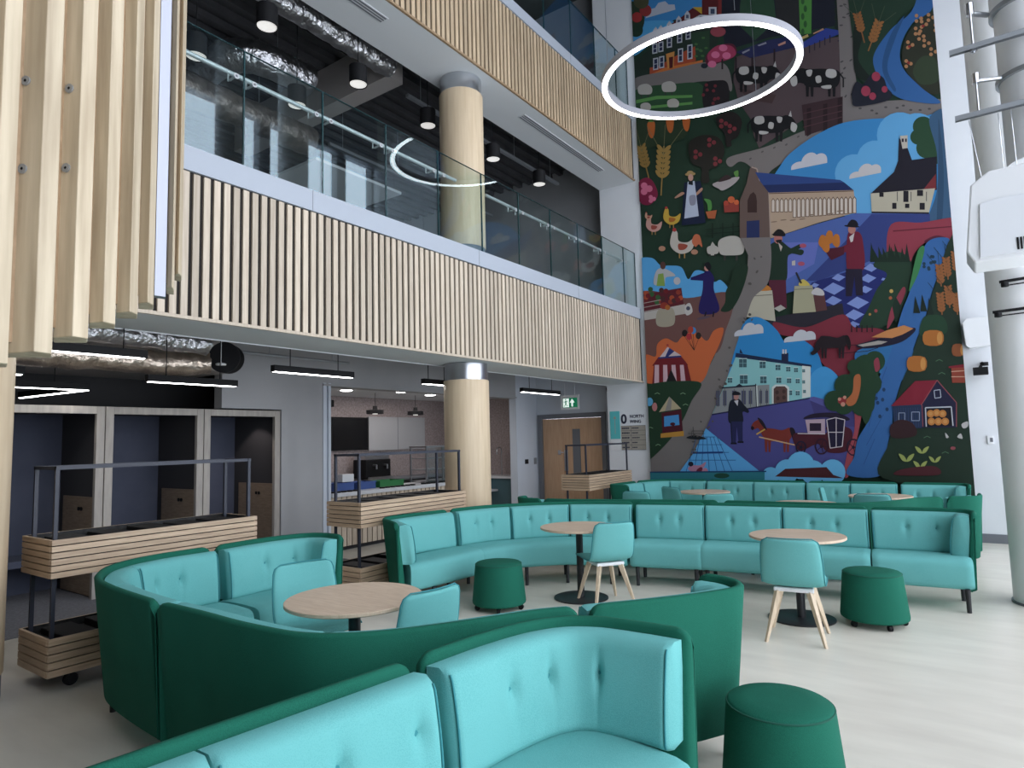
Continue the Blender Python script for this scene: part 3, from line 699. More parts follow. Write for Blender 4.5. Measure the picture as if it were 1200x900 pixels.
# ================================================================== RIGHT SIDE: white column, pipe, hung unit
t = thing('white_column', (.50, 7.9, 0), 'tall round white steel column at the right edge', 'column')
MB().lathe([(.30, .02), (.30, 12.49)], (.50, 7.9, 0), 48).build('shaft', 'column_white', t, smooth=True, angle=40)
MB().lathe([(.315, .001), (.315, .02), (.30, .021)], (.50, 7.9, 0), 48).build('base_ring', 'base_grey', t)
t = thing('white_duct_pipe', (.62, 6.6, 3.7), 'wide white vertical pipe in front of the white column, top right', 'pipe')
MB().lathe([(.225, 3.75), (.225, 5.02)], (.60, 6.5, 0), 40).build('lower_pipe', 'white_plastic', t, smooth=True, angle=40)
MB().lathe([(.245, 5.06), (.245, 12.49)], (.60, 6.5, 0), 40).build('upper_pipe', 'white_plastic', t, smooth=True, angle=40)
MB().lathe([(.225, 5.02), (.255, 5.02), (.255, 5.06), (.245, 5.06)], (.60, 6.5, 0), 40).build('clamp_ring', 'galv', t, smooth=True, angle=40)
MB().lathe([(.225, 4.44), (.25, 4.44), (.25, 4.475), (.225, 4.475)], (.60, 6.5, 0), 40).build('clamp_ring', 'galv', t, smooth=True, angle=40)
b = MB(); b.tube([(.40, 6.38, 4.46), (.22, 6.3, 4.46)], .018, 8); b.tube([(.22, 6.3, 4.44), (.22, 6.3, 4.52)], .028, 8); b.tube([(.22, 6.285, 4.18), (.22, 6.3, 4.46)], .01, 8); b.build('lower_clamp_ear', 'steel', t)
b = MB(); b.tube([(.34, 6.42, 5.04), (.22, 6.3, 5.04)], .02, 8); b.tube([(.22, 6.3, 5.02), (.22, 6.3, 5.12)], .03, 8); b.build('clamp_ear', 'steel', t)
for zz, yy, s in ((4.70, 6.24, 'upper one with a threaded rod'), (4.14, 6.24, 'lower one carrying the white unit')):
    t = thing('strut_channel', (.5, yy, zz), 'grey steel strut across the white pipes, ' + s, 'strut', 'grey steel struts')
    b = MB(); b.box(.06, 1.9, yy-.02, yy+.02, zz+.036, zz+.04).box(.06, 1.9, yy-.021, yy-.017, zz, zz+.04).box(.06, 1.9, yy+.017, yy+.021, zz, zz+.04)
    b.box(1.9, FX+.02, yy-.02, yy+.02, zz, zz+.04); b.build('rail', 'galv', t)
    if zz > 4.5:
        MB().tube([(.22, yy+.005, zz-.03), (.22, yy+.005, 5.04)], .011, 8).build('threaded_rod', 'steel', t)
        MB().lathe([(.025, -.02), (.025, 0)], (.22, yy, zz), 6).build('nut', 'steel', t)
t = thing('hung_unit', (.5, 6.1, 2.85), 'white angular fan coil unit hung on wires at the right edge', 'air unit')
yq = 5.95
b = MB(); b.extr([(.10, yq, 2.90), (.055, yq, 2.99), (.115, yq, 3.50), (.23, yq, 3.585), (.75, yq, 3.60), (.95, yq, 3.5), (.95, yq, 2.99), (.90, yq, 2.90)], (0, .42, 0))
b.build('casing', 'white_plastic', t, bevel=.012)
b = MB(); b.extr([(.135, yq-.012, 2.93), (.16, yq-.012, 3.34), (.27, yq-.012, 3.36), (.93, yq-.012, 3.36), (.93, yq-.012, 2.93)], (0, .013, 0)); b.build('front_cover', 'white', t, bevel=.004)
b = MB()
for k in range(5): b.box(.36+.02*k, .372+.02*k, yq-.016, yq-.012, 2.95, 3.04)
b.build('grille', 'black_plastic', t)
b = MB()
for x in (.2, .34, .42, .7): b.tube([(x, 6.2, 3.58), (x-.05 if x < .3 else x, 6.28, 4.14)], .003, 5)
b.build('wires', 'steel', t)
for z, x0, s in ((3.02, .10, 'upper one'), (2.74, .03, 'lower one')):
    t = thing('black_rod_clamp', (.3, 7.5, z), 'thin black rod with knob fixed to the white column, ' + s, 'clamp', 'black rods on the white column')
    yq2 = 7.56
    MB().tube([(x0+.2, yq2, z), (.62, yq2, z+.012)], .014, 8).build('rod', 'black_plastic', t)
    b = MB(); b.lathe([(0, -.035), (.03, -.03), (.03, .01), (.012, .02), (0, .02)], (x0+.24, yq2, z-.02), 14); b.build('knob', 'black_plastic', t)
    MB().tube([(x0+.24, yq2, z-.04), (.62, yq2, z-.03)], .006, 6).build('lower_rod', 'black_plastic', t)
b = MB(); b.extr([(.0, YB-.18, 2.86), (-.02, YB-.18, 3.2), (.03, YB-.18, 3.26), (.30, YB-.18, 3.26), (.30, YB-.18, 2.84), (.04, YB-.18, 2.82)], (0, .178, 0))
tag(b.build('wall_unit', 'white_plastic', bevel=.012), 'small white box unit on the end wall beside the mural', 'wall unit')
t = thing('black_camera', (.15, YB-.1, 2.45), 'small black camera on a bracket below the white wall box', 'camera')
MB().box(.06, .24, YB-.22, YB-.08, 2.42, 2.53).build('body', 'black_plastic', t, bevel=.008); b = MB(); b.tube([(.15, YB-.14, 2.53), (.18, YB-.05, 2.60), (.18, YB, 2.60)], .02, 8); b.build('bracket', 'black_plastic', t); b = MB(); b.lathe([(0, 0), (.05, 0), (.05, .05), (0, .05)], (.20, YB-.08, 2.555), 12); b.build('knob', 'black_plastic', t)
b = MB(); b.box(.16, .23, YB-.025, YB, 1.42, 1.54); o = tag(b.build('thermostat', 'white_plastic', bevel=.005), 'small white thermostat on the end wall beside the white column', 'thermostat')
b = MB(); b.box(.19, .225, YB-.027, YB-.025, 1.45, 1.51); b.build('display', 'base_grey', o)

# ================================================================== RING LIGHT
RC, RR = Vector((-2.98, 9.22, 7.0)), 1.395
t = thing('ring_light', RC, 'large glowing ring light hanging in front of the mural', 'ring light')
def ring(prof, n=128):
    b = MB(); secs = [[(RC.x+r*math.cos(2*PI*k/n), RC.y+r*math.sin(2*PI*k/n), RC.z+z) for r, z in prof] for k in range(n)]
    tl = Vector((RC.x, RC.y, 0)).normalized()*math.tan(math.radians(3.8))
    R = [[b.bm.verts.new(Vector(p)+Vector((0, 0, (Vector(p)-RC).dot(tl)))) for p in s] for s in secs]
    for i in range(n):
        for j in range(len(prof)): b._f([R[i][j], R[i][(j+1) % len(prof)], R[(i+1) % n][(j+1) % len(prof)], R[(i+1) % n][j]])
    return b
ring([(RR-.05, .0), (RR+.05, .0), (RR+.05, .10), (RR-.05, .10)]).build('housing', 'ring_grey', t, smooth=True, angle=40)
ring([(RR-.038, -.006), (RR+.038, -.006), (RR+.038, -.0005), (RR-.038, -.0005)]).build('diffuser', 'ring_led', t, smooth=True, angle=40)
b = MB()
for a in (-.9, 1.2, 3.3): b.tube([(RC.x+RR*math.cos(a), RC.y+RR*math.sin(a), 7.09), (RC.x+RR*math.cos(a), RC.y+RR*math.sin(a), 12.49)], .005, 6)
b.build('wires', 'steel', t)

# ================================================================== PLANTERS
def planter(x1, y0, L, label):
    """slatted two level planter on castors; x1,y0 near right corner"""
    D = .55
    t = thing('planter_trolley', (x1-D/2, y0+L/2, 0), label, 'planter', 'slatted two level planters')
    def trough(name, z0, z1, n):
        b = MB(); h = (z1-z0)/n; g = .008
        for k in range(n):
            a, c = z0+k*h+g/2, z0+(k+1)*h-g/2
            b.box(x1-.02, x1, y0+.003, y0+L-.003, a, c); b.box(x1-D, x1-D+.02, y0+.003, y0+L-.003, a, c)
            b.box(x1-D+.022, x1-.022, y0, y0+.02, a, c); b.box(x1-D+.022, x1-.022, y0+L-.02, y0+L, a, c)
        o = b.build(name, 'planter_oak', t, bevel=.0015)
        b = MB(); b.box(x1-D+.021, x1-.021, y0+.021, y0+L-.021, z0+.01, z1-.06)
        b.box(x1-D+.0205, x1-.0205, y0+.0205, y0+.024, z0, z1-.004).box(x1-D+.0205, x1-.0205, y0+L-.024, y0+L-.0205, z0, z1-.004).box(x1-.024, x1-.0205, y0+.024, y0+L-.024, z0, z1-.004).box(x1-D+.0205, x1-D+.024, y0+.024, y0+L-.024, z0, z1-.004)
        b.build('liner', 'soil', o)
        b = MB(); yy = y0+.12
        while yy < y0+L-.25:
            b.box(x1-D+.06, x1-.05, yy, yy+.2, z1-.075, z1-.012+random.uniform(-.01, .008)); yy += .29
        b.build('planter_pots', 'black_plastic', o, bevel=.008)
    trough('upper_trough', .77, 1.04, 6); trough('lower_trough', .105, .37, 5)
    s = .0125
    for x in (x1-.075, x1-D+.10):
        for y in (y0+.045, y0+L-.045):
            MB().box(x-s, x+s, y-s, y+s, .30, 1.52).build('post', 'navy_metal', t)
    b = MB()
    for x in (x1-.075, x1-D+.10): b.box(x-s, x+s, y0+.0325, y0+L-.0325, 1.52, 1.545)
    for y in (y0+.045, y0+L-.045): b.box(x1-D+.082, x1-.057, y-s, y+s, 1.5201, 1.5449)
    b.build('top_rail', 'navy_metal', t)
    for x in (x1-.1, x1-D+.1):
        for y in (y0+.18, y0+L-.18):
            b = MB(); b.tube([(x-.015, y, .045), (x+.015, y, .045)], .045, 18); b.box(x-.02, x+.02, y-.015, y+.015, .07, .106); b.build('castor', 'black_plastic', t)
    return t
planter(-5.24, 1.83, 1.58, 'slatted timber planter trolley with navy rail frame, long near one at the left')
planter(-5.24, 4.60, 1.72, 'slatted timber planter trolley before the servery, beside the timber column')
planter(-5.26, 9.55, 1.66, 'slatted timber planter trolley in front of the double door')

# ================================================================== SOFAS
def sweep(b, path, side, prof_fn, ds=.04, s0=0, s1=None):
    L = plen(path); s1 = L if s1 is None else s1
    P, l = resample(sub_path(path, s0, s1), ds); N = normals(P, side)
    secs = []; n = len(P)-1
    for i, p in enumerate(P):
        s = l*i/n
        secs.append([(p.x+N[i].x*d, p.y+N[i].y*d, z) for d, z in prof_fn(s, l)])
    b.loft(secs); return l
SH_T, Z_TOP, Z_BOT = .045, .87, .14
def shell_prof(s, l):
    r = .07; dd = min(s, l-s); drop = 0
    if dd < r: drop = r-math.sqrt(max(0, r*r-(r-dd)**2))
    zt = Z_TOP-drop; zb = Z_BOT+drop*.4; e = min(1, .35+dd/.02) if dd < .013 else 1
    h = SH_T*e; c = SH_T/2
    ln = .07*e
    return [(c-h/2+.008+ln, zb), (c+h/2-.008+ln, zb), (c+h/2+ln, zb+.008), (c+h/2, zt-.014), (c+h/2-.012, zt), (c-h/2+.012, zt), (c-h/2, zt-.014), (c-h/2+ln, zb+.008)]
def cushion_prof(btn, lean=.05, D0=.17, z0=.45, z1=.845):
    def f(s, l):
        dd = min(s, l-s); e = 1.0
        if dd < .024: e = .78+.22*math.sqrt(max(0, 1-(1-dd/.024)**2))
        pts = []; back = SH_T+.012; nz = 20
        cz = (z0+z1)/2
        for k in range(nz+1):
            q = k/nz; z = z0+(z1-z0)*q
            d = D0 - lean*q
            # rounded top and bottom
            tq = min(q, 1-q)*(z1-z0); rr = .045
            if tq < rr: d -= (rr-math.sqrt(max(0, rr*rr-(rr-tq)**2)))*.9
            d += .012*math.sin(PI*q)
            for bs in btn:
                ds_, dz_ = (s-bs), z-(z0+.6*(z1-z0))
                d -= .022*math.exp(-ds_*ds_/(2*.020**2)-dz_*dz_/(2*.040**2)) + .016*math.exp(-(ds_*ds_+dz_*dz_)/(2*.013**2)) + .004*math.exp(-ds_*ds_/(2*.012**2))*math.sin(PI*q)
            d = back+(d)*(.35+.65*e)
            pts.append((d, cz+(z-cz)*(.94+.06*e)))
        pts += [(back, cz+(z1-.01-cz)), (back, z0+.01)]
        return pts
    return f
def seat_prof(d0, d1, z0=.20, z1=.46):
    def f(s, l):
        dd = min(s, l-s); e = 1.0 if dd > .03 else .93+.07*math.sqrt(max(0, 1-(1-dd/.03)**2))
        P = [(d0, z0)] + [(d0, z1-.012)] + [(d0+(d1-d0)*q, z1+.012*math.sin(PI*q)) for q in (.15, .35, .55, .75, .88)]
        P += [(d1-.03, z1-.008), (d1-.010, z1-.028), (d1, z1-.06), (d1-.004, z0+.05), (d1-.012, z0+.02), (d1-.04, z0)]
        cd_, cz = (d0+d1)/2, (z0+z1)/2
        return [(cd_+(d-cd_)*(e if d > cd_ else 1), cz+(z-cz)*e) for d, z in P]
    return f
def sofa(label, path, side, seats, cushions, legs, shell=True, SD=.66, group='turquoise and green sofa modules', buttons=True, ds=.035, seat_path=None):
    """one sofa module. seats: list of (s0,s1) along seat_path; cushions: (s0,s1,[button offsets])"""
    P = catmull(path, .03) if len(path) > 2 else [Vector((*p, 0)) for p in path]
    SP = P if seat_path is None else ([Vector((*p, 0)) for p in seat_path] if len(seat_path) == 2 else catmull(seat_path, .03))
    c = P[len(P)//2]
    t = thing('sofa_module', (c.x, c.y, 0), label, 'sofa', group)
    L = plen(P); LS = plen(SP)
    b = MB(); sweep(b, P, side, shell_prof, .012 if L < 2.5 else .02); b.build('shell', 'green', t, smooth=True, angle=50)
    for s0, s1, bt in cushions:
        b = MB(); sweep(b, P, side, cushion_prof(bt), .018, s0*L, s1*L); k = b.build('back_cushion', 'turq', t, smooth=True, angle=60)
        Q = sub_path(P, s0*L, s1*L); QL, l = resample(Q, .01); NN = normals(QL, side)
        for sp_ in (.012, l-.012):
            i = min(len(QL)-1, max(0, int(round(sp_/l*(len(QL)-1)))))
            pr = cushion_prof([])(sp_, l)[1:-3]
            MB().tube([QL[i]+NN[i]*(d+.0005)+Vector((0, 0, z)) for d, z in pr], .0045, 6).build('piping', 'turq_pipe', k, smooth=True)
        if bt:
            Q = sub_path(P, s0*L, s1*L); QL, l = resample(Q, .01); NN = normals(QL, side)
            b = MB()
            for s in bt:
                i = min(len(QL)-1, int(s/l*(len(QL)-1))); q, nn = QL[i], NN[i]
                ctr = Vector((q.x, q.y, .45+.6*.395)) + nn*(SH_T+.128)
                b.tube([ctr-nn*.004, ctr+nn*.003], .010, 10)
            b.build('button', 'turq_pipe', k)
    for st in seats:
        s0, s1 = st[:2]; SQ = SP if len(st) == 2 else [Vector((*p, 0)) for p in st[2]]; LS = plen(SQ)
        b = MB(); sweep(b, SQ, side, seat_prof(SH_T+.055, SD), ds, s0*LS, s1*LS); b.build('seat', 'turq', t, smooth=True, angle=50)
    for s, d in legs:
        Q, l = resample(SP, .02); N = normals(Q, side); i = min(len(Q)-1, int(s*(len(Q)-1))); p = Q[i]+N[i]*d
        MB().tube([(p.x, p.y, .001), (p.x, p.y, .205)], .019, 12, r2=.023).build('leg', 'black_metal', t)
    return t
K = 1.027
def sc(pts): return [(x*K, y*K) for x, y in pts]
# pod A, nearest the camera: back along x = -1.75, facing the glazing
sofa('turquoise sofa module with green back shell, nearest the camera at the bottom edge', sc([(-1.855, .22), (-1.80, .80), (-1.745, 1.28), (-1.695, 1.69)]), -1,
     [(0, .5), (.503, 1)], [(.005, .497, [.36, .66]), (.503, .995, [.36, .66])], [(.05, .12), (.05, .6), (.95, .12), (.95, .6)])
sofa('turquoise end module with curved green shell and wrapped arm, beside the near stool', sc([(-1.70, 1.735), (-1.665, 2.05), (-1.60, 2.30), (-1.50, 2.45), (-1.36, 2.525), (-1.15, 2.545), (-.95, 2.54)]), -1,
     [(0, 1)], [(.01, .975, [.33, .58, .98])], [(.08, .12), (.08, .62), (.97, .12), (.92, .64)], seat_path=sc([(-1.70, 1.735), (-1.60, 2.42)]), SD=.76)
# pod B, behind it
sofa('turquoise end module with arm, far side of the left pod before the long planter', [(-5.02, 2.87), (-5.04, 3.2), (-5.0, 3.52), (-4.91, 3.70), (-4.76, 3.78), (-4.50, 3.77)], -1,
     [(0, 1)], [(.01, .975, [.36, .66])], [(.1, .12), (.1, .6), (.9, .5)], seat_path=[(-5.02, 2.87), (-5.03, 3.68)], SD=.66)
sofa('dark green curved corner sofa shell, left end of the left pod', [(-3.50, 1.68), (-3.84, 1.70), (-4.15, 1.73), (-4.42, 1.78), (-4.64, 1.87), (-4.85, 2.02), (-4.99, 2.24), (-5.04, 2.5), (-5.02, 2.84)], -1,
     [(0, 1, [(-3.50, 1.68), (-4.38, 1.75)]), (0, 1, [(-5.03, 2.16), (-5.02, 2.84)])], [(.005, .33, []), (.335, .66, [.2, .45]), (.667, .995, [.2, .45])], [(.05, .12), (.05, .6), (.5, .12), (.95, .12), (.95, .6)])
sofa('dark green sofa module seen from behind, long curved shell in front of the round table', sc([(-1.50, 2.60), (-1.62, 2.46), (-1.82, 2.12), (-2.03, 1.83), (-2.25, 1.68), (-2.60, 1.635), (-3.0, 1.640), (-3.375, 1.636)]), -1,
     [(0, 1)], [(.005, .49, []), (.51, .995, [])], [(.05, .12), (.5, .12), (.95, .12)], SD=.6)
sofa('green end module seen from behind with turquoise arm cushion, right of the near sofa', sc([(-1.30, 3.60), (-1.14, 3.56), (-1.03, 3.47), (-1.0, 3.34), (-1.07, 3.18), (-1.22, 2.95), (-1.47, 2.635)]), 1 if False else -1,
     [(.3, 1)], [(.03, .995, [])], [(.32, .1), (.95, .12), (.6, .5)], SD=.6)
# row behind: back along the left, curving round in front of the second row of tables
L5 = .33
sofa('turquoise end module with dark green side, left end of the curved sofa row', [(-4.66, 4.52), (-4.92, 4.665), (-5.10, 4.77), (-5.175, 4.90), (-5.165, 5.2), (-5.065, 5.73)], -1,
     [(0, 1)], [(.02, .99, [.5, .74])], [(.1, .12), (.1, .6), (.9, .12), (.9, .6)], seat_path=[(-5.13, 4.895), (-5.115, 4.93), (-5.10, 5.1), (-5.065, 5.73)], SD=.62)
sofa('long curved turquoise corner module in the middle row behind the left round table', sc([(-4.925, 5.62), (-4.80, 6.05), (-4.58, 6.38), (-4.30, 6.68), (-4.0, 6.89), (-3.66, 7.03), (-3.33, 7.12)]), -1,
     [(0, 1)], [(.005, .33, [.24, .5]), (.336, .66, [.24, .5]), (.667, .995, [.24, .5])], [(.08, .12), (.08, .58), (.36, .58), (.64, .58), (.64, .12), (.93, .58), (.93, .12)], SD=.62)
sofa('single turquoise module of the straight middle row, right of the curved corner', sc([(-3.29, 7.13), (-2.54, 7.32)]), -1, [(0, 1)], [(.01, .99, [.28, .5])], [(.1, .12), (.1, .58), (.9, .12), (.9, .58)], SD=.62)
sofa('wide turquoise double module behind the right round table', sc([(-2.525, 7.325), (-1.72, 7.44), (-.925, 7.52)]), -1, [(0, 1)], [(.005, .497, [.28, .52]), (.503, .995, [.28, .52])], [(.06, .12), (.06, .58), (.5, .58), (.94, .12), (.94, .58)], SD=.62)
sofa('turquoise end module with green arm at the right end of the middle row', sc([(-.91, 7.52), (-.55, 7.555), (-.27, 7.57), (-.11, 7.535), (-.04, 7.43), (-.03, 7.18)]), -1,
     [(0, 1)], [(.008, .985, [.30, .56])], [(.1, .12), (.1, .58), (.93, .12), (.93, .6)], seat_path=sc([(-.91, 7.52), (-.135, 7.595)]), SD=.62)
# far pod along the mural
sofa('turquoise end module with dark green side, left end of the far pod below the mural', [(-4.66, 9.78), (-4.98, 9.80), (-5.07, 9.92), (-5.06, 10.2), (-5.0, 10.75)], -1,
     [(0, 1)], [(.02, .99, [])], [(.2, .12), (.2, .6)], seat_path=[(-5.07, 9.85), (-5.0, 10.75)], SD=.6)
sofa('turquoise curved corner module of the far pod, left below the mural', [(-4.99, 10.79), (-4.86, 11.1), (-4.6, 11.33), (-4.3, 11.40), (-3.9, 11.42)], -1, [(0, 1, [(-4.5, 11.41), (-3.9, 11.42)])], [(.005, .5, []), (.507, .995, [.2, .45])], [(.1, .6), (.9, .6)], SD=.6)
xs = [-3.88, -2.28, -.74]
sofa('turquoise double module against the mural, behind the far left round table', [(-3.87, 11.42), (-2.27, 11.42)], -1, [(0, .5), (.503, 1)], [(.005, .497, [.28, .52]), (.503, .995, [.28, .52])], [(.05, .6), (.5, .6), (.95, .6)], SD=.55)
sofa('turquoise double module against the mural, behind the far right round table', [(-2.25, 11.42), (-.98, 11.42)], -1, [(0, .5), (.503, 1)], [(.005, .497, [.22, .42]), (.503, .995, [.22, .42])], [(.05, .5), (.5, .5), (.95, .5)], SD=.54)
sofa('turquoise module at the right end of the mural wall', [(-.95, 11.42), (-.35, 11.42), (-.14, 11.36), (-.08, 11.2), (-.08, 11.0)], -1, [(0, 1)], [(.01, .98, [.2, .4])], [(.1, .6), (.9, .6)], seat_path=[(-.95, 11.42), (-.1, 11.42)], SD=.6)
sofa('green shell module at the right end of the far pod, lit from the right', [(.03, 9.75), (.02, 9.35), (-.08, 9.22), (-.30, 9.12)], 1 if False else -1, [(.3, 1)], [(.1, .97, [])], [(.9, .1), (.5, .5)], SD=.5)
sofa('green sofa back seen from behind, sloping behind the right end of the middle row', [(-.33, 9.10), (-.56, 8.85), (-.80, 8.35), (-1.15, 7.98), (-1.8, 7.86), (-2.5, 7.80)], -1, [(0, 1)], [(.005, .5, []), (.51, .995, [])], [(.1, .12), (.9, .12)], SD=.55)
sofa('green sofa back seen from behind, only its top showing behind the curved middle row', [(-2.54, 7.80), (-3.3, 7.60), (-3.9, 7.42), (-4.3, 7.30), (-4.7, 7.25)], -1, [(0, 1)], [(.005, .5, []), (.51, .995, [])], [(.1, .12), (.9, .12)], SD=.55)
sofa('dark green end shell peeking out at the left behind the curved middle row', [(-4.74, 7.25), (-5.05, 7.27), (-5.2, 7.38), (-5.22, 7.62)], -1, [(0, .6)], [(.03, .96, [])], [(.2, .12)], SD=.5)

# ================================================================== TABLES, CHAIRS, STOOLS
def round_table(x, y, label, r=.405, h=.735):
    t = thing('round_table', (x, y, 0), label, 'table', 'round cafe tables')
    MB().lathe([(r-.012, -.026), (r, -.020), (r, -.004), (r-.004, 0), (0, 0)], (0, 0, h), 64).build('tabletop', 'table_wood', t, world=False, smooth=True, angle=40)
    MB().lathe([(.275, .0), (.28, .002), (.28, .012), (.27, .016), (.05, .018), (0, .018)], (0, 0, .001), 48).build('base_disc', 'black_metal', t, world=False, smooth=True, angle=40)
    MB().lathe([(.036, .018), (.036, h-.03), (.12, h-.03), (.12, h-.026)], (0, 0, 0), 24).build('pillar', 'black_metal', t, world=False, smooth=True, angle=40)
    return t
round_table(-3.10, 2.67, 'round pale wood table standing inside the left pod')
round_table(-3.43, 5.97, 'round pale wood table before the curved corner of the middle row')
round_table(-1.36, 6.28, 'round pale wood table right of centre, before the straight middle row')
round_table(-3.66, 10.52, 'round pale wood table in the far pod, below the left half of the mural')
round_table(-1.14, 10.55, 'round pale wood table in the far pod, below the right half of the mural')
round_table(-1.86, 9.15, 'round pale wood table in the far pod, only its rim showing over the middle row')

def chair_proto(loc, rz, label):
    t = thing('upholstered_chair', loc, label, 'chair', 'turquoise chairs with timber legs', rz=rz)
    # local: faces +y. side profile (y, z, half width)
    PR = [(.235, .425, .205), (.225, .447, .215), (.15, .452, .232), (.0, .440, .238), (-.10, .437, .236), (-.165, .452, .234), (-.205, .49, .232), (-.228, .56, .230), (-.248, .66, .226), (-.268, .77, .216), (-.275, .80, .205), (-.277, .818, .18)]
    b = MB(); nu = 10; th = .034; G = []; H = []
    for i, (y, z, hw) in enumerate(PR):
        a = Vector((0, PR[min(i+1, len(PR)-1)][0]-PR[max(i-1, 0)][0], PR[min(i+1, len(PR)-1)][1]-PR[max(i-1, 0)][1])).normalized()
        n = Vector((0, -a.z, a.y))   # points up for the seat, forward for the back after flip
        n = Vector((0, a.z, -a.y)) if n.z < -.01 or (abs(n.z) < .3 and n.y < 0) else n
        r1, r2 = [], []
        for j in range(nu+1):
            q = -1+2*j/nu
            up = .016*q*q if i < 5 else 0; fw = .035*q*q if i >= 5 else .01*q*q
            edge = 1.0 if abs(q) < .95 else .55
            p = Vector((hw*q, y+fw, z+up))
            r1.append(b.bm.verts.new(p+n*th*.5*edge)); r2.append(b.bm.verts.new(p-n*th*.5*edge))
        G.append(r1); H.append(r2)
    for i in range(len(PR)-1):
        for j in range(nu):
            b._f([G[i][j], G[i][j+1], G[i+1][j+1], G[i+1][j]]); b._f([H[i][j], H[i+1][j], H[i+1][j+1], H[i][j+1]])
        b._f([G[i][0], G[i+1][0], H[i+1][0], H[i][0]]); b._f([G[i][nu], H[i][nu], H[i+1][nu], G[i+1][nu]])
    for j in range(nu):
        b._f([G[0][j], H[0][j], H[0][j+1], G[0][j+1]]); b._f([G[-1][j], G[-1][j+1], H[-1][j+1], H[-1][j]])
    sh = b.build('seat_shell', 'turq', t, world=False, smooth=True, sub=1)
    b = MB()
    seam = [Vector((PR[i][2]*-1.0, PR[i][0]+(.035 if i >= 5 else .01), PR[i][1]+(.016 if i < 5 else 0))) for i in range(1, len(PR)-1)]
    top = [Vector((PR[-1][2]*q, PR[-1][0]+.035*q*q-.0, PR[-1][1]+.006)) for q in (-.9, -.5, 0, .5, .9)]
    line = seam + top + [Vector((-p.x, p.y, p.z)) for p in reversed(seam)]
    b.tube(line, .005, 6); b.build('piping', 'turq_pipe', sh, world=False, smooth=True)
    b = MB(); b.extr([(-.13, .14, .385), (.13, .14, .385), (.15, -.14, .385), (-.15, -.14, .385)], (0, 0, .035)); b.build('underframe', 'white_plastic', t, world=False, bevel=.01)
    for sx in (-1, 1):
        for sy in (-1, 1):
            a = Vector((sx*.115, sy*.115, .395)); e = Vector((sx*.215, sy*.215, 0))
            b = MB(); u = Vector((sx, sy, 0)).normalized(); v = Vector((-u.y, u.x, 0))
            def sq(p, w1, w2): return [p+u*w1+v*w2, p+u*w1-v*w2, p-u*w1-v*w2, p-u*w1+v*w2]
            b.loft([sq(a, .026, .019), sq(a.lerp(e, .5), .019, .016), sq(e, .011, .011)]); b.build('leg', 'leg_wood', t, world=False, bevel=.003)
    return t
CH = [((-1.27, 5.70, 0), .12, 'turquoise chair with pale timber legs, back to the camera before the right round table'),
      ((-3.12, 5.93, 0), .93, 'turquoise chair with pale timber legs, right of the table by the curved corner'),
      ((-3.70, 2.86, 0), -1.85, 'turquoise chair left of the round table in the left pod'),
      ((-2.80, 2.80, 0), 1.45, 'turquoise chair right of the round table in the left pod, only its back showing'),
      ((-3.98, 10.35, 0), -.45, 'turquoise chair left of the far round table under the town in the mural'),
      ((-4.28, 9.42, 0), .1, 'turquoise chair with low back showing near the left end of the far pod'),
      ((-1.66, 10.62, 0), -1.5, 'turquoise chair seen from the side, left of the far right table'),
      ((-1.17, 9.98, 0), .1, 'turquoise chair in front of the far right table'),
      ((-3.12, 9.35, 0), .6, 'turquoise chair right of the far left table, its top edge just visible')]
proto = chair_proto(*CH[0])
for loc, rz, l in CH[1:]:
    c = copy_tree(proto); c.location = loc; c.rotation_euler = (0, 0, rz); lbl(c, l)

def stool_proto(loc, label):
    t = thing('tapered_stool', loc, label, 'stool', 'dark green tapered stools')
    MB().lathe([(.0, .055), (.252, .055), (.263, .065), (.266, .08), (.232, .42), (.226, .437), (.215, .447), (.13, .455), (0, .457)], (0, 0, 0), 56).build('body', 'green', t, world=False, smooth=True, angle=70)
    n = 56; b = MB(); b.tube([(.228*math.cos(2*PI*k/n), .228*math.sin(2*PI*k/n), .434) for k in range(n)], .004, 6, closed=True); b.build('piping', 'green_pipe', t, world=False, smooth=True)
    for k in range(5):
        a = 2*PI*k/5+.3; x, y = .225*math.cos(a), .225*math.sin(a)
        b = MB(); tx, ty = -math.sin(a), math.cos(a); b.tube([(x-tx*.014, y-ty*.014, .026), (x+tx*.014, y+ty*.014, .026)], .025, 14); b.box(x-.015, x+.015, y-.015, y+.015, .035, .056); b.build('castor', 'black_plastic', t, world=False)
    return t
sp = stool_proto((-.80, 3.15, 0), 'dark green tapered stool nearest the camera beside the end sofa')
for loc, l in (((-.80, 6.42, 0), 'dark green tapered stool on castors, right of the right round table'), ((-3.93, 5.22, 0), 'dark green tapered stool on castors, before the left end of the curved sofa')):
    c = copy_tree(sp); c.location = loc; lbl(c, l)

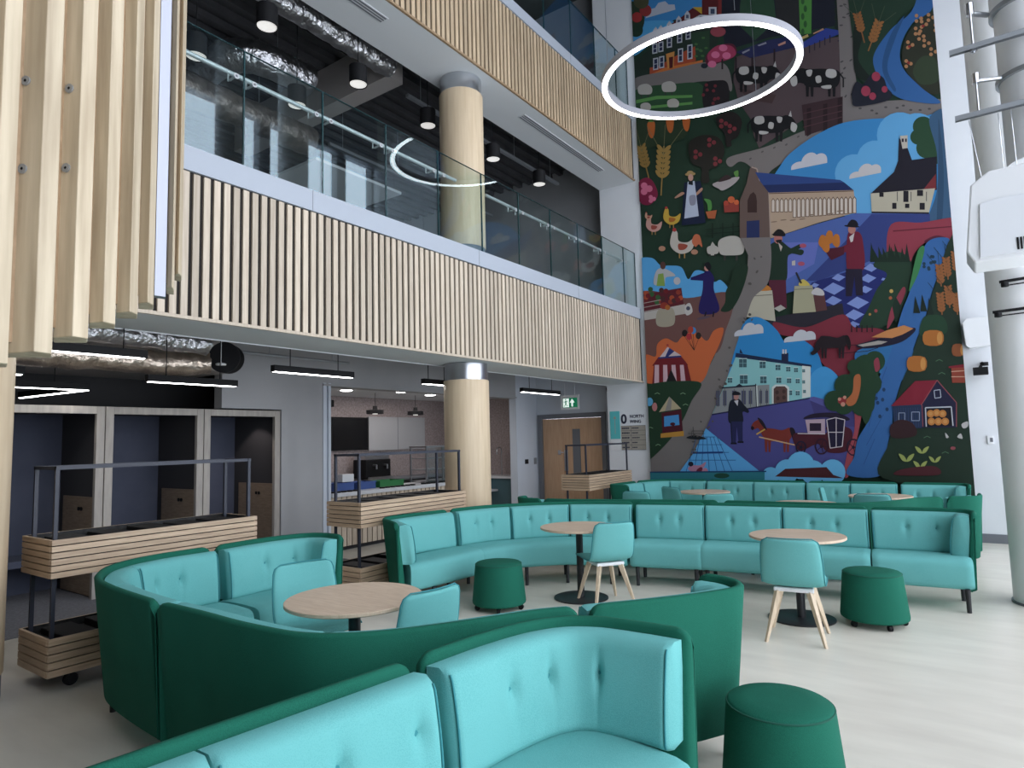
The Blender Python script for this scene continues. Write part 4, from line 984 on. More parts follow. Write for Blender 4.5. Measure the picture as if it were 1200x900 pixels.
# ================================================================== THE MURAL (one painted panel)
MUR_GAIN = .82
mur = MB(); MUR_X0, MUR_X1, MUR_Z0, MUR_Z1 = -5.05, -.04, .02, 12.3
mats_m = {}; mlist = []; layer = [0]
rr = random.Random(11)
def mcol(c):
    if c not in mats_m:
        rgb = tuple(int(c[i:i+2], 16) for i in (0, 2, 4)); l = tuple(min(.85, v*MUR_GAIN) for v in s2l(rgb))
        m = pm('mural_'+c, l, .62, spec=.25); mats_m[c] = len(mlist); mlist.append(m)
    return mats_m[c]
def wallpt(u, v): p = on_y(u, v, YB); return (p.x, p.z)
def clip(poly):
    for ax, lim, sg in ((0, MUR_X0, 1), (0, MUR_X1, -1), (1, MUR_Z0, 1), (1, MUR_Z1, -1)):
        out = []
        for i in range(len(poly)):
            a, c = poly[i-1], poly[i]; ia = (a[ax]-lim)*sg >= 0; ic = (c[ax]-lim)*sg >= 0
            if ia != ic:
                t = (lim-a[ax])/(c[ax]-a[ax]); out.append((a[0]+(c[0]-a[0])*t, a[1]+(c[1]-a[1])*t))
            if ic: out.append(c)
        poly = out
        if len(poly) < 3: return []
    return poly
def paint(c, pts):
    """pts already in wall coordinates (x, z)"""
    pts = clip(pts)
    if len(pts) < 3: return
    layer[0] += 1; y = YB-.02-.00008*layer[0]
    vs_ = [mur.bm.verts.new((x, y, z)) for x, z in pts]; mi = mcol(c)
    for tri in tessellate_polygon([[Vector((x, z, 0)) for x, z in pts]]):
        try:
            f = mur.bm.faces.new([vs_[i] for i in tri]); f.material_index = mi
            f.normal_update()
            if f.normal.y > 0: f.normal_flip()
        except ValueError: pass
def P(c, *pts): paint(c, [wallpt(*p) for p in pts])
def S(c, *pts, n=6):
    """smooth closed outline"""
    k = len(pts); out = []
    for i in range(k):
        p0, p1, p2, p3 = pts[i-1], pts[i], pts[(i+1) % k], pts[(i+2) % k]
        for q in range(n):
            t = q/n
            out.append(tuple(.5*(2*p1[j]+(p2[j]-p0[j])*t+(2*p0[j]-5*p1[j]+4*p2[j]-p3[j])*t*t+(3*p1[j]-p0[j]-3*p2[j]+p3[j])*t**3) for j in (0, 1)))
    paint(c, [wallpt(*p) for p in out])
def E_(c, u, v, a, b_=None, rot=0, n=22):
    b_ = a if b_ is None else b_; ca, sa = math.cos(rot), math.sin(rot)
    paint(c, [wallpt(u+a*math.cos(t)*ca-b_*math.sin(t)*sa, v+a*math.cos(t)*sa+b_*math.sin(t)*ca) for t in [2*PI*k/n for k in range(n)]])
def L_(c, w_, *pts):
    for (a, b_), (c_, d_) in zip(pts, pts[1:]):
        l = math.hypot(c_-a, d_-b_) or 1; nx, ny = -(d_-b_)/l*w_/2, (c_-a)/l*w_/2
        P(c, (a+nx, b_+ny), (c_+nx, d_+ny), (c_-nx, d_-ny), (a-nx, b_-ny))
def R_(c, u0, v0, u1, v1, dv=0): P(c, (u0, v0), (u1, v0+dv), (u1, v1+dv), (u0, v1))
def cloud(c, x0, x1, yb, h, tilt):
    def T(x): return yb+tilt*(x-x0)
    w_ = x1-x0
    for cx, r, top in ((.2, .2, .5), (.52, .24, 1.0), (.8, .2, .8)):
        c0_ = x0+w_*cx; k = w_*r
        P(c, (c0_-k, T(c0_-k)), *[(c0_-k*math.cos(PI*q/10), T(c0_-k*math.cos(PI*q/10))-h*top*(.35+.65*math.sin(PI*q/10))) for q in range(11)], (c0_+k, T(c0_+k)))
    P(c, (x0, T(x0)), (x0+w_*.1, T(x0)-h*.35), (x0+w_*.9, T(x0+w_)-h*.35), (x0+w_, T(x0+w_)))
def scallop(c, pts, r):
    for (u, v) in pts: E_(c, u, v, r if not isinstance(r, tuple) else r[0])
def ear(c, u, v, l, w_, rot, stalk=12, whisk='6a6a4a'):
    ca, sa = math.sin(rot), -math.cos(rot)
    L_(c, 1.4, (u-ca*stalk, v-sa*stalk), (u+ca*l, v+sa*l))
    for q in (-.35, 0, .35):
        L_(whisk, .5, (u+ca*l*.7, v+sa*l*.7), (u+math.sin(rot+q)*l*1.7, v-math.cos(rot+q)*l*1.7))
    k = 6
    for i in range(k):
        for s in (-1, 1):
            E_(c, u+ca*l*(i+.5)/k - sa*s*w_*.26, v+sa*l*(i+.5)/k + ca*s*w_*.26, w_*.36, l/k*.40, rot-PI/2+s*.75, 10)
def triple(c, u, v, r, d):
    for a in (0, 2.1, 4.2): E_(c, u+d*math.cos(a), v+d*math.sin(a), r, n=10)
def cow(u, v, s, fl):
    def q(x, y): return (u+fl*x*s, v+y*s)
    k = '17171a'; wt = 'b9b6b2'
    for x in (-11, -7, 8, 12): P(k, q(x-1.5, 3), q(x+1.7, 3), q(x+1, 15), q(x-1, 15))
    S(k, q(-15, -7), q(-5, -9), q(6, -9), q(15, -8), q(16, 0), q(13, 6), q(0, 7), q(-12, 7), q(-16, 1))
    S(k, q(13, -8), q(20, -9), q(26, -2), q(24, 5), q(19, 3), q(14, 3))
    L_(k, 1.3*s, q(-15, -6), q(-19, -1), q(-19, 7))
    S(wt, q(-12, -8), q(-5, -8.5), q(-4, -3), q(-9, -1), q(-13, -3)); S(wt, q(1, -3), q(5, -2), q(4, 3), q(0, 2)); S(wt, q(8, -8), q(13, -7.5), q(12, -3), q(9, -3)); S(wt, q(-8, 5), q(0, 6), q(-2, 8), q(-8, 8))
    S(wt, q(22, -3), q(27, 0), q(25, 6), q(21, 4)); P(wt, q(19, -9), q(21, -14), q(22, -8))
def sheep(u, v, s):
    for x in (-4, 3): P('3b3a38', (u+x*s, v+3*s), (u+(x+1.5)*s, v+3*s), (u+(x+1.2)*s, v+8*s), (u+x*s, v+8*s))
    S('b7b2aa', (u-7*s, v-3*s), (u-2*s, v-6*s), (u+4*s, v-6*s), (u+8*s, v-2*s), (u+7*s, v+4*s), (u, v+5*s), (u-6*s, v+4*s))
def horse(u, v, s, c, mane, fl=1, graze=False):
    def q(x, y): return (u+fl*x*s, v+y*s)
    for x in (-13, -9, 9, 13): P(c, q(x-2, 2), q(x+2.2, 2), q(x+1.1, 20), q(x-1, 20))
    S(c, q(-16, -7), q(-6, -8), q(6, -6), q(15, -9), q(18, -2), q(14, 6), q(0, 7), q(-14, 6))
    if graze: S(c, q(-12, -7), q(-20, -2), q(-24, 9), q(-28, 13), q(-25, 16), q(-19, 12), q(-13, 3))
    else: S(c, q(-12, -6), q(-19, -18), q(-27, -16), q(-31, -9), q(-27, -7), q(-22, -8), q(-16, 2)); 
    if not graze: S(mane, q(-12, -7), q(-17, -17), q(-23, -21), q(-21, -16), q(-15, -8)); S(mane, q(-30, -11), q(-27, -9), q(-29, -6), q(-31, -8))
    S(mane, q(15, -8), q(20, -8), q(23, 2), q(21, 10), q(18, 3))
def hen(u, v, s, c, d):
    for x in (-1.5, 2): L_('b08850', .8*s, (u+x*s, v+4*s), (u+x*s, v+9*s))
    S(c, (u-8*s, v-2*s), (u-6*s, v-10*s), (u-3*s, v-9*s), (u-2*s, v-3*s), (u+4*s, v-2*s), (u+9*s, v-5*s), (u+7*s, v+3*s), (u, v+6*s), (u-6*s, v+3*s))
    S(d, (u-2*s, v-1*s), (u+4*s, v), (u+2*s, v+3*s), (u-2*s, v+3*s)); E_('a83a3a', u-5*s, v-10.5*s, 1.4*s, n=8)

G1, G2, G3 = '233a2c', '2c4a36', '1c2a22'
PATH = '7a7472'
# ground colours, back to front
paint(G1, [(MUR_X0, MUR_Z0), (MUR_X1, MUR_Z0), (MUR_X1, MUR_Z1), (MUR_X0, MUR_Z1)])
P('1c1f2c', (846, -60), (985, -60), (985, 30), (900, 45), (850, 60), (846, 20))
P(G2, (870, -20), (905, -20), (910, 25), (885, 48), (866, 30)); P('2a2a2c', (905, -40), (935, -40), (938, 42), (912, 40))
P('4f8a40', (935, -40), (952, -40), (951, 40), (938, 41)); 
for k in range(5): E_('2f5a30', 941+3*(k % 2), 2+9*k, 2, 4)
for k in range(6): E_(G3, 984, -5+9*k, 6)
# sky over the red brick house
P('3c83bd', (735, -80), (845, -80), (845, 0), (824, 16), (790, 24), (742, 66)); S('4f9fd2', (742, 30), (790, 26), (770, 45), (742, 66))
P('b4b9c6', (757, 22), (760, 12), (768, 10), (772, 4), (780, 2), (784, 6), (791, 6), (792, 12))
E_('2a3a2a', 743, 22, 13, 20); E_(G1, 746, 36, 8); E_('8f3434', 757, 13, 7); E_('a03535', 747, 21, 6); E_('4a4a32', 752, 2, 9)
# house
P('5c1d22', (770, 40), (800, 20), (812, 10), (824, 16), (806, 28), (770, 52)); P('b9952f', (812, 9), (824, 9), (824, 18))
P('5a1c20', (823, -40), (846, -40), (846, 20), (823, 20)); P('7e2b2a', (842, -40), (846, -40), (846, 20), (842, 20)); R_('c0c4cc', 831, 9, 840, 18); R_('3a4560', 833, 11, 838, 17)
for u, v in ((769, 35), (775, 33), (785, 28), (796, 22), (806, 16)): P('b8b8be', (u-3.5, v+8), (u-3, v+1), (u, v-3), (u+3, v+1), (u+3.5, v+8)); R_('4a556e', u-1.5, v+2, u+1.5, v+6)
P('17233a', (806, 28), (822, 20), (848, 20), (848, 40), (806, 40)); L_('bfc2c8', 2, (803, 29), (821, 19), (849, 20.5))
P('26332b', (745, 72), (770, 52), (806, 34), (848, 32), (832, 74), (812, 74), (760, 88), (746, 92)); P('2b4431', (810, 40), (832, 36), (832, 74), (815, 74))
P('a4492f', (762, 80), (772, 78), (800, 62), (815, 55), (816, 72), (790, 80), (762, 90)); P('c4703a', (760, 89), (780, 80), (824, 71), (824, 74), (790, 83), (762, 92))
for u, v, h in ((768, 58, 12), (775, 56, 12), (785, 51, 12), (797, 46, 11), (807, 42, 11), (769, 76, 14), (776, 74, 14), (798, 66, 16), (809, 62, 17)):
    R_('b9bcc4', u-3, v-h/2, u+3, v+h/2, -1); R_('2c3350', u-1.8, v-h/2+1.5, u+1.8, v+h/2-1.5, -1); L_('b9bcc4', .7, (u-2, v), (u+2, v-.6))
P('c88a4a', (781, 64), (791, 61), (790, 80), (783, 81)); P('4d1a1c', (784.5, 68), (789.5, 67), (789, 80), (785, 81))
for k in range(9): E_('44693f', 815+rr.uniform(0, 14), 44+rr.uniform(0, 28), 2.2, 1.4, n=8)
# forecourt and farmyard
S(PATH, (744, 93), (780, 84), (824, 74), (850, 76), (858, 96), (857, 108), (848, 98), (825, 96), (800, 100), (746, 110))
S('2f4f35', (746, 106), (790, 99), (823, 100), (822, 128), (746, 130)); P('5f9450', (746, 118), (770, 113), (812, 112), (812, 115), (770, 117), (746, 122)); P('5f9450', (760, 125), (812, 120), (812, 123), (762, 128))
sheep(756, 106, 1.1); sheep(784, 103, 1.1); sheep(789, 122, .9); sheep(757, 126, .8)
S('571f30', (828, 66), (840, 55), (858, 52), (864, 60), (860, 68), (845, 74), (830, 78)); S('a13a5a', (830, 64), (842, 54), (858, 55), (863, 64), (855, 70), (840, 74), (832, 74))
for u, v in ((839, 65), (852, 66), (848, 57), (835, 76)): E_('d66f94', u, v, 5, 4)
E_('1f2a33', 826, 78, 4, 3); L_('2c2326', 2, (847, 70), (847, 82)); E_('96454f', 842, 38, 9, 6)
P('55474a', (862, 68), (900, 55), (940, 50), (984, 44), (986, 120), (940, 142), (890, 174), (884, 160), (880, 140), (866, 120), (860, 96)); P('4a3838', (865, 104), (910, 112), (905, 122), (880, 118))
P('262a52', (863, 62), (900, 48), (922, 44), (938, 50), (934, 56), (880, 69)); P('8d8d9a', (870, 62), (879, 58), (879, 60), (871, 64)); P('8d8d9a', (888, 54), (898, 50), (899, 52), (890, 55)); P('c08a7a', (912, 53), (921, 49), (921, 52), (913, 55))
for u, v in ((863, 68), (882, 68), (908, 58)): L_('2a1d22', 2, (u, v), (u, v+18))
P('2f3f8c', (936, 54), (968, 34), (986, 37), (984, 41), (940, 58)); P('b98a72', (953, 40), (965, 34), (966, 36), (954, 41)); P('b9a063', (934, 47), (947, 41), (948, 44), (936, 49)); L_('26263a', 1.2, (984, 37), (990, 37), (989, 48), (982, 49))
for k in range(6): L_('2c2636', 1.2, (943+6*k, 57-3*k), (943+6*k, 66-3*k))
S('231f22', (826, 100), (842, 95), (853, 98), (855, 118), (845, 130), (826, 128)); 
for k in range(9): E_('6d2d33', 824+rr.uniform(0, 28), 100+rr.uniform(0, 26), 2, n=8)
# road past the farm
S(PATH, (981, -60), (1011, -60), (1007, 20), (1001, 60), (1004, 100), (1004, 124), (1040, 119), (1125, 119), (1125, 144), (1040, 143), (985, 150), (975, 146), (985, 124), (984, 60))
S(PATH, (853, 194), (852, 188), (860, 183), (900, 172), (940, 155), (985, 140), (1000, 132), (1030, 128), (1010, 150), (940, 180), (905, 200), (895, 215), (880, 196), (868, 190), (858, 196))
for k in range(16):
    u = rr.uniform(0, 1); E_('4d4a4a', 985+rr.uniform(0, 16), -4+u*120, 2.2, 1.0, rr.uniform(-1, .2), 8)
for k in range(9): E_('4d4a4a', 1010+10*k+rr.uniform(-3, 3), 128+rr.uniform(-4, 6), 2, 1.2, n=8)
for k in range(8): E_('5a5654', 880+14*k, 184-5.3*k+rr.uniform(-3, 3), 1.8, 1.0, -.6, 8)
P('3d2a2e', (940, 124), (988, 114), (988, 146), (944, 160)); 
for u, v in ((950, 128), (969, 123), (986, 116)): P('2a1c20', (u-4, v), (u+1, v-1), (u+1, v+30), (u-4, v+33))
for k in range(3): L_('54383c', 1, (942, 134+8*k), (987, 124+7*k))
cow(883, 90, 1.25, 1); cow(963, 94, 1.35, -1); cow(901, 148, 1.25, 1)
# hedge, wheat, roses and river top right
S(G1, (1003, -60), (1120, -60), (1120, 0), (1070, 10), (1040, 40), (1026, 70), (1030, 100), (1010, 96), (1001, 60)); S('1b241f', (1002, 30), (1012, 40), (1006, 70), (1022, 95), (1004, 90), (1000, 60))
S('35639c', (1096, -60), (1094, 8), (1070, 28), (1056, 55), (1058, 80), (1080, 104), (1102, 122), (1060, 118), (1038, 104), (1026, 84), (1025, 64), (1044, 36), (1072, 8), (1084, -60)); S('2b527f', (1060, 20), (1050, 45), (1040, 80), (1050, 105), (1046, 106), (1034, 80), (1044, 42))
S('2e3126', (1072, 30), (1095, 15), (1120, 30), (1120, 95), (1095, 112), (1072, 96), (1058, 75), (1060, 50)); S('35422f', (1080, 68), (1096, 70), (1100, 95), (1080, 100), (1070, 85))
for u, v in ((1076, 23), (1082, 30), (1090, 22), (1075, 38), (1066, 54), (1085, 52), (1064, 76), (1093, 62), (1079, 44), (1098, 34)): triple('b07f58', u, v, 2.2, 3.6); 
for u, v in ((1066, 56), (1082, 32), (1065, 75)): E_('8e2f2f', u, v, 1.8, n=8)
ear('8f5f38', 1010, 38, 22, 10, -.25, 14, '4d5546'); ear('94643a', 1022, 50, 26, 11, .35, 12, '4d5546')
S('20222e', (999, 108), (1004, 97), (1012, 100), (1022, 88), (1035, 92), (1040, 104), (1046, 112), (1038, 120), (1004, 126), (999, 118))
for u, v, r in ((1027, 91, 5), (1015, 108, 5.5), (1037, 106, 3.5), (1023, 114, 4)): E_('9c3b50', u, v, r, r*1.1)
# garden on the left
S('2a3b28', (746, 140), (806, 132), (808, 150), (800, 164), (770, 172), (746, 176)); 
for u, v, r in ((764, 153, .15), (786, 147, -.05), (805, 145, -.1)): S('b9632f', (u-4, v-8), (u+4, v-9), (u+4, v+4), (u+1, v+10), (u-3, v+5)); P('4e7a3c', (u-3, v-9), (u-1, v-15), (u+3, v-9))
ear('8f7440', 758, 196, 26, 12, -.25, 16, '6d6a4c'); ear('a08248', 777, 208, 36, 16, .06, 22, '7b7857')
S('26241f', (808, 170), (822, 160), (842, 162), (850, 178), (842, 196), (832, 200), (832, 214), (823, 214), (823, 198), (812, 192)); S('241f1e', (840, 140), (858, 132), (870, 142), (866, 160), (858, 166), (858, 172), (852, 172), (850, 158))
for u, v in ((818, 182), (834, 168), (841, 190), (848, 146), (858, 152)): triple('7a3238', u, v, 2.6, 3.6)
S('7c2040', (750, 214), (760, 209), (768, 216), (772, 230), (764, 240), (754, 240), (748, 230)); triple('d06f8d', 758, 222, 4, 4); triple('d06f8d', 765, 234, 2.5, 2.5)
P('16203c', (803, 215), (822, 213), (828, 262), (800, 265)); P('16203c', (820, 214), (825, 222), (816, 230), (814, 224)); P('16203c', (807, 215), (803, 228), (801, 227)); S('b48a74', (800, 226), (803, 228), (794, 233), (792, 232)); S('b48a74', (816, 228), (823, 221), (824, 224), (816, 231))
P('b9c2d6', (807, 214), (815, 213), (820, 254), (803, 257)); E_('a98e5e', 810, 205, 6, 2.2, -.1); E_('a98e5e', 810, 204, 4, 3); E_('c4978a', 810.5, 209, 3, 4); P('10141f', (808, 214), (813, 213), (813, 218), (808, 217)); S('8d8ea0', (809, 231), (816, 230), (816, 240), (810, 241))
hen(788, 257, 1.2, 'c7a443', 'a8622a'); hen(767, 266, 1.1, 'c99a90', '9a4a40'); hen(800, 288, 1.7, 'c4bcb2', '9a4a3a'); S('c06a4a', (812, 284), (815, 276), (821, 277), (824, 290), (820, 287), (816, 290)); hen(761, 255, .5, 'c99a80', '9a4a40'); E_('b98a70', 777, 292, 4, 3); E_('b98a70', 815, 296, 4, 3)
S('a8a0a0', (837, 216), (866, 208), (862, 216), (849, 224), (843, 222)); S('5c8a44', (861, 203), (866, 201), (866, 208), (863, 208)); S('3a2a2c', (843, 213), (852, 206), (858, 210), (846, 214))
S('4f8a45', (826, 234), (834, 236), (835, 246), (831, 248), (830, 240)); P('b0603c', (828, 249), (841, 247), (839, 257), (831, 257))
P('8f3c34', (849, 240), (867, 238), (867, 249), (850, 250)); E_('c4603a', 858, 235, 4); E_('c4603a', 864, 238, 3); E_('a84434', 852, 239, 3)
for k in range(3): L_('1a2a20', 1.6, (836+12*k, 262), (836+12*k, 280))
L_('1a2a20', 1, (828, 270), (868, 266)); L_('1a2a20', 1, (828, 275), (868, 272))
sheep(857, 290, 2.0); S('b7b2aa', (845, 284), (850, 281), (853, 286), (848, 288)); sheep(836, 294, .9); P('b7b2aa', (834, 288), (836, 284), (839, 288), (838, 300), (834, 300))
# upper blue sky with market hall and malt house
S('3a86c0', (905, 214), (915, 196), (928, 180), (960, 158), (1000, 143), (1075, 139), (1125, 139), (1125, 255), (1020, 258), (905, 235)); 
for u, v, r in ((1002, 205, 23), (1026, 187, 21), (1055, 160, 27), (1075, 158, 24)): E_('62a6d6', u, v, r)
P('62a6d6', (982, 210), (1010, 180), (1060, 160), (1090, 180), (1060, 250), (1000, 258), (1000, 225))
cloud('c4c4cc', 928, 970, 200.5, 16, -.2); cloud('c4c0c0', 996, 1033, 211, 14, -.2)
for u, v, r in ((1082, 150, 12), (1076, 162, 9), (1086, 175, 12), (1096, 160, 16), (1095, 182, 12)): E_('27462f', u, v, r)
S('3a5a78', (1090, 138), (1125, 138), (1125, 265), (1088, 265), (1098, 225), (1098, 180)); S('2e4a66', (1100, 140), (1106, 200), (1104, 262), (1098, 262), (1100, 200))
P('66544e', (868, 236), (876, 216), (880, 198), (884, 196), (888, 199), (892, 213), (902, 222), (905, 280), (868, 280)); L_('a8958a', 1.6, (882, 197), (888, 199), (891, 212), (902, 222), (904, 280))
P('3b2826', (877, 250), (877, 236), (880, 229), (884, 226), (887, 230), (888, 237), (888, 250)); P('26305c', (876, 260), (891, 259), (891, 280), (876, 280))
P('2c447e', (886, 203), (985, 212), (990, 215), (1001, 224), (902, 227), (892, 214)); P('1d2a58', (895, 218), (990, 215), (1001, 224), (902, 227)); P('b39c86', (902, 227), (1001, 224), (1004, 250), (960, 262), (905, 280)); L_('5a463e', 1, (902, 228), (1001, 225))
for k in range(20):
    u = 907+5.0*k; h = 14 if k < 5 else 22-.25*k; v = 236-.1*k; P('6a5248', (u-2.2, v+h), (u-2.2, v), (u, v-3), (u+2.2, v), (u+2.2, v+h)); P('cfc3b6', (u-1.5, v+h-.8), (u-1.5, v+.6), (u, v-1.6), (u+1.5, v+.6), (u+1.5, v+h-.8))
for k in range(8): E_('8d7868', 908+11*k, 262-2*k+rr.uniform(-2, 2), 4, .8, -.1, 8)
P('1d1a26', (1021, 228), (1048, 203), (1053, 190), (1054, 163), (1064, 175), (1069, 189), (1098, 185), (1098, 224), (1060, 225)); P('bdb5a8', (1055, 161), (1064, 160), (1064, 175), (1058, 176)); R_('2d2a34', 1057, 164, 1059.5, 168); R_('2d2a34', 1061, 164, 1063, 168)
P('742c30', (1097, 205), (1097, 223), (1082, 224)); P('bab29e', (1021, 228), (1096, 222), (1089, 250), (1022, 249)); P('26222e', (1022, 249), (1089, 250), (1089, 252), (1022, 251))
for a in ((1031, 227, 1036, 232), (1059, 225, 1065, 238), (1075, 224, 1082, 231), (1046, 239, 1051, 246), (1061, 240, 1066, 245), (1078, 239, 1084, 247)): R_('1d1a22', *a)
for u in (1052, 1068, 1086): L_('3a3640', .8, (u, 226), (u, 237))
# plum square with the two traders
P('4d64a4', (903, 281), (960, 263), (1004, 251), (1090, 252), (1090, 262), (1046, 264), (1030, 320), (955, 335), (903, 350)); P('33407a', (1000, 275), (1022, 252), (1090, 252), (1090, 262), (1046, 264), (1038, 300), (960, 330), (945, 330)); P('6470b8', (915, 285), (960, 285), (955, 310), (920, 330))
S('8e3a48', (1045, 264), (1080, 262), (1125, 257), (1125, 284), (1100, 281), (1085, 285), (1072, 298), (1064, 315), (1050, 320), (1040, 300)); L_('601f2c', 1.4, (1047, 272), (1125, 266)); S('5a2436', (1084, 283), (1098, 277), (1112, 281), (1100, 281), (1088, 287))
P('222a6a', (952, 332), (1040, 305), (1052, 312), (1020, 390), (1002, 382), (975, 372), (945, 350))
for u, v, a in ((1021.5, 314.5, 9), (1043, 308, 5), (1040, 315, 6), (983.5, 326, 8), (1018, 327, 9.5), (978, 339, 13), (1015, 340, 8), (977.5, 353, 10), (1006, 355.5, 13), (1002, 369.5, 11.5), (1001, 381, 7.5), (956, 335, 5), (1036, 328, 3), (982, 370, 3)): P('7f92cc', (u-a, v+1), (u-1, v-a*.55), (u+a, v-.5), (u+.5, v+a*.55))
S('233b2b', (1024, 312), (1040, 296), (1062, 300), (1070, 320), (1062, 350), (1048, 376), (1020, 388), (1008, 382), (1018, 362), (1028, 340), (1040, 322)); 
for k in range(9): P('16281e', (1020+5*k, 308), (1022+5*k+rr.uniform(-4, 4), 284+rr.uniform(0, 8)), (1027+5*k, 308))
S('8a3a48', (1058, 338), (1061, 345), (1046, 378), (1040, 385), (1045, 362)); P('1d3025', (1046, 360), (1050, 348), (1060, 366), (1050, 380)); E_('c0a05a', 1045, 342, 2.2); E_('9c5a3a', 1044, 350, 2); E_('9c4a4a', 1027, 365, 2); E_('b0824a', 1020, 369, 1.5)
P('2b2832', (902, 374), (940, 366), (988, 356), (990, 370), (945, 384), (902, 384))
S('7c2e3c', (908, 378), (945, 384), (988, 369), (1002, 384), (1032, 386), (1046, 400), (1016, 428), (1002, 446), (975, 436), (955, 415), (935, 397), (915, 392))
S('1c3024', (903, 290), (908, 285), (917, 284), (928, 292), (942, 294), (940, 300), (925, 300), (922, 330), (901, 330), (901, 305)); P('1c3024', (920, 296), (938, 287), (940, 291), (922, 302)); P('552234', (902, 329), (922, 329), (923, 362), (904, 362)); E_('b0706a', 913, 281, 5, 5.5); S('161418', (907, 277), (912, 270), (918, 271), (921, 277)); E_('16141a', 913.5, 276.5, 8, 1.3, .1); S('1a1718', (910, 283), (917, 282), (915, 287)); P('c0b0a8', (913, 285), (918, 290), (916, 296))
E_('a8546a', 942, 289, 4, 2.5); E_('a8546a', 940, 310, 4, 2.5); P('bdb6b0', (929, 307), (933, 306), (933, 312), (929, 312))
S('6e2034', (994, 277), (1001, 273), (1008, 274), (1012, 285), (1013, 316), (994, 318)); P('221c30', (992, 316), (1011, 316), (1012, 347), (1004, 347), (1002, 325), (999, 348), (992, 348)); E_('b07a6e', 999, 270, 4.5, 5); S('18141c', (994, 266), (998, 259), (1004, 260), (1006, 266)); E_('18141c', 999, 266.3, 9, 1.3, .08); P('c9c2c0', (996, 279), (1002, 274), (999, 290))
P('6e2034', (988, 290), (1000, 284), (1000, 296), (986, 297)); P('4f1a2a', (966, 293), (990, 290), (990, 299), (975, 306)); 
for u, v in ((965, 283), (973, 278), (981, 282), (969, 288)): S('b9702f', (u-5, v+3), (u-2, v-6), (u+3, v-5), (u+4, v+5), (u, v+9))
P('bab4a2', (878, 342), (906, 341), (910, 377), (876, 372)); L_('7a766a', 1, (878, 348), (906, 346)); S('c07a34', (884, 341), (888, 335), (900, 335), (904, 341)); P('a8a488', (932, 336), (953, 335), (957, 366), (930, 368)); L_('6e6a5a', .8, (932, 340), (953, 339)); S('c9b45a', (937, 335), (942, 328), (950, 335)); L_('2a2a30', 2.2, (934, 320), (940, 333))
P('5c3a3a', (954, 347), (967, 346), (970, 364), (957, 366)); S('c4c0c0', (952, 345), (957, 338), (965, 341), (966, 347)); P('b0aca4', (908, 362), (916, 358), (922, 362), (914, 366))
# main path
P(PATH, (869, 280), (904, 279), (904, 300), (880, 312), (876, 330), (878, 300))
S(PATH, (880, 290), (903, 284), (902, 330), (884, 350), (875, 376), (866, 400), (858, 436), (846, 464), (836, 486), (829, 506), (815, 530), (798, 554), (764, 553), (764, 538), (786, 516), (802, 492), (818, 456), (838, 419), (850, 388), (868, 343), (878, 313))
# left market
S('5aa6dc', (748, 308), (765, 303), (776, 312), (786, 312), (800, 314), (808, 328), (816, 318), (828, 320), (838, 331), (846, 329), (855, 340), (850, 350), (806, 352), (748, 345))
S('6e4c48', (750, 346), (806, 350), (852, 343), (860, 360), (853, 384), (838, 416), (790, 404), (752, 432))
S('1d3324', (846, 365), (851, 355), (852, 342), (858, 330), (860, 318), (870, 311), (878, 315), (870, 344), (858, 364))
P('5c1f28', (754, 346), (800, 338), (803, 358), (755, 366)); P('b9b2aa', (755, 367), (804, 357), (807, 368), (756, 376))
for k in range(20): E_(('8e3a2c', 'a84c30', '4a2a2a', '355c34', '6e2024')[k % 5], 758+rr.uniform(0, 42), 340+rr.uniform(0, 16)-.1*k, 3, n=8)
for k in range(3): L_('a89a94', .8, (756, 356+5*k), (776, 352+5*k))
S('b7b6b8', (770, 320), (776, 315), (786, 318), (793, 324), (782, 326), (780, 334), (768, 334)); P('86a24f', (773, 322), (779, 321), (781, 336), (771, 336)); E_('5a3a34', 778.5, 312, 3.2, 4.5); E_('c0bcc0', 795, 330, 4, 4.5)
S('a49c8a', (773, 364), (790, 362), (791, 381), (772, 382)); E_('8e3428', 780, 359, 5, 4); E_('a8602c', 784, 361, 3); S('c4c0bc', (804, 360), (810, 356), (813, 366), (806, 370)); E_('4a4a5a', 808, 362, 2.4)
S('231b58', (826, 322), (832, 318), (838, 326), (838, 340), (844, 365), (821, 367), (825, 340)); P('231b58', (828, 320), (811, 326), (811, 329), (829, 330)); E_('bb8a80', 830, 315, 3.2, 3.6); S('16141c', (827, 311), (832, 308), (835, 314), (832, 318)); L_('16141c', 1.6, (829, 366), (827, 373)); L_('16141c', 1.6, (838, 366), (837, 372)); E_('5a4a56', 826, 373, 8, 1.6, -.2)
# orange hills, tents
S('c4653c', (750, 426), (759, 416), (770, 418), (772, 404), (782, 397), (794, 402), (800, 396), (810, 390), (820, 392), (830, 400), (838, 388), (849, 385), (846, 400), (835, 424), (822, 449), (790, 449), (752, 454))
for u, v, c in ((804, 391, '231a1c'), (809, 395, 'a8343c'), (814, 388, '3f7fb8'), (820, 394, '2a2420'), (811, 387, 'a84030')): E_(c, u, v, 3.2, 4); L_('3a2622', .5, (u, v+4), (815, 411))
P('6e1c24', (766, 429), (773, 419), (800, 418), (808, 428)); P('c9b9bc', (784, 407), (800, 417), (774, 420)); P('26306c', (786, 408), (792, 412), (784, 419), (781, 419)); L_('26306c', 2, (773, 420), (800, 418)); P('6e1c24', (768, 428), (807, 427), (812, 448), (766, 451))
for k in range(4): P('c9a9b2', (769+9.8*k, 428), (774+9.6*k, 428), (774+10.4*k, 449.5-.4*k), (768.5+10.4*k, 450-.4*k))
P('16141a', (788, 433), (795, 448), (782, 449)); E_('a0403c', 784, 405, 1.5)
S('203a28', (748, 454), (765, 450), (790, 447), (823, 449), (812, 470), (802, 492), (787, 515), (764, 538), (750, 545))
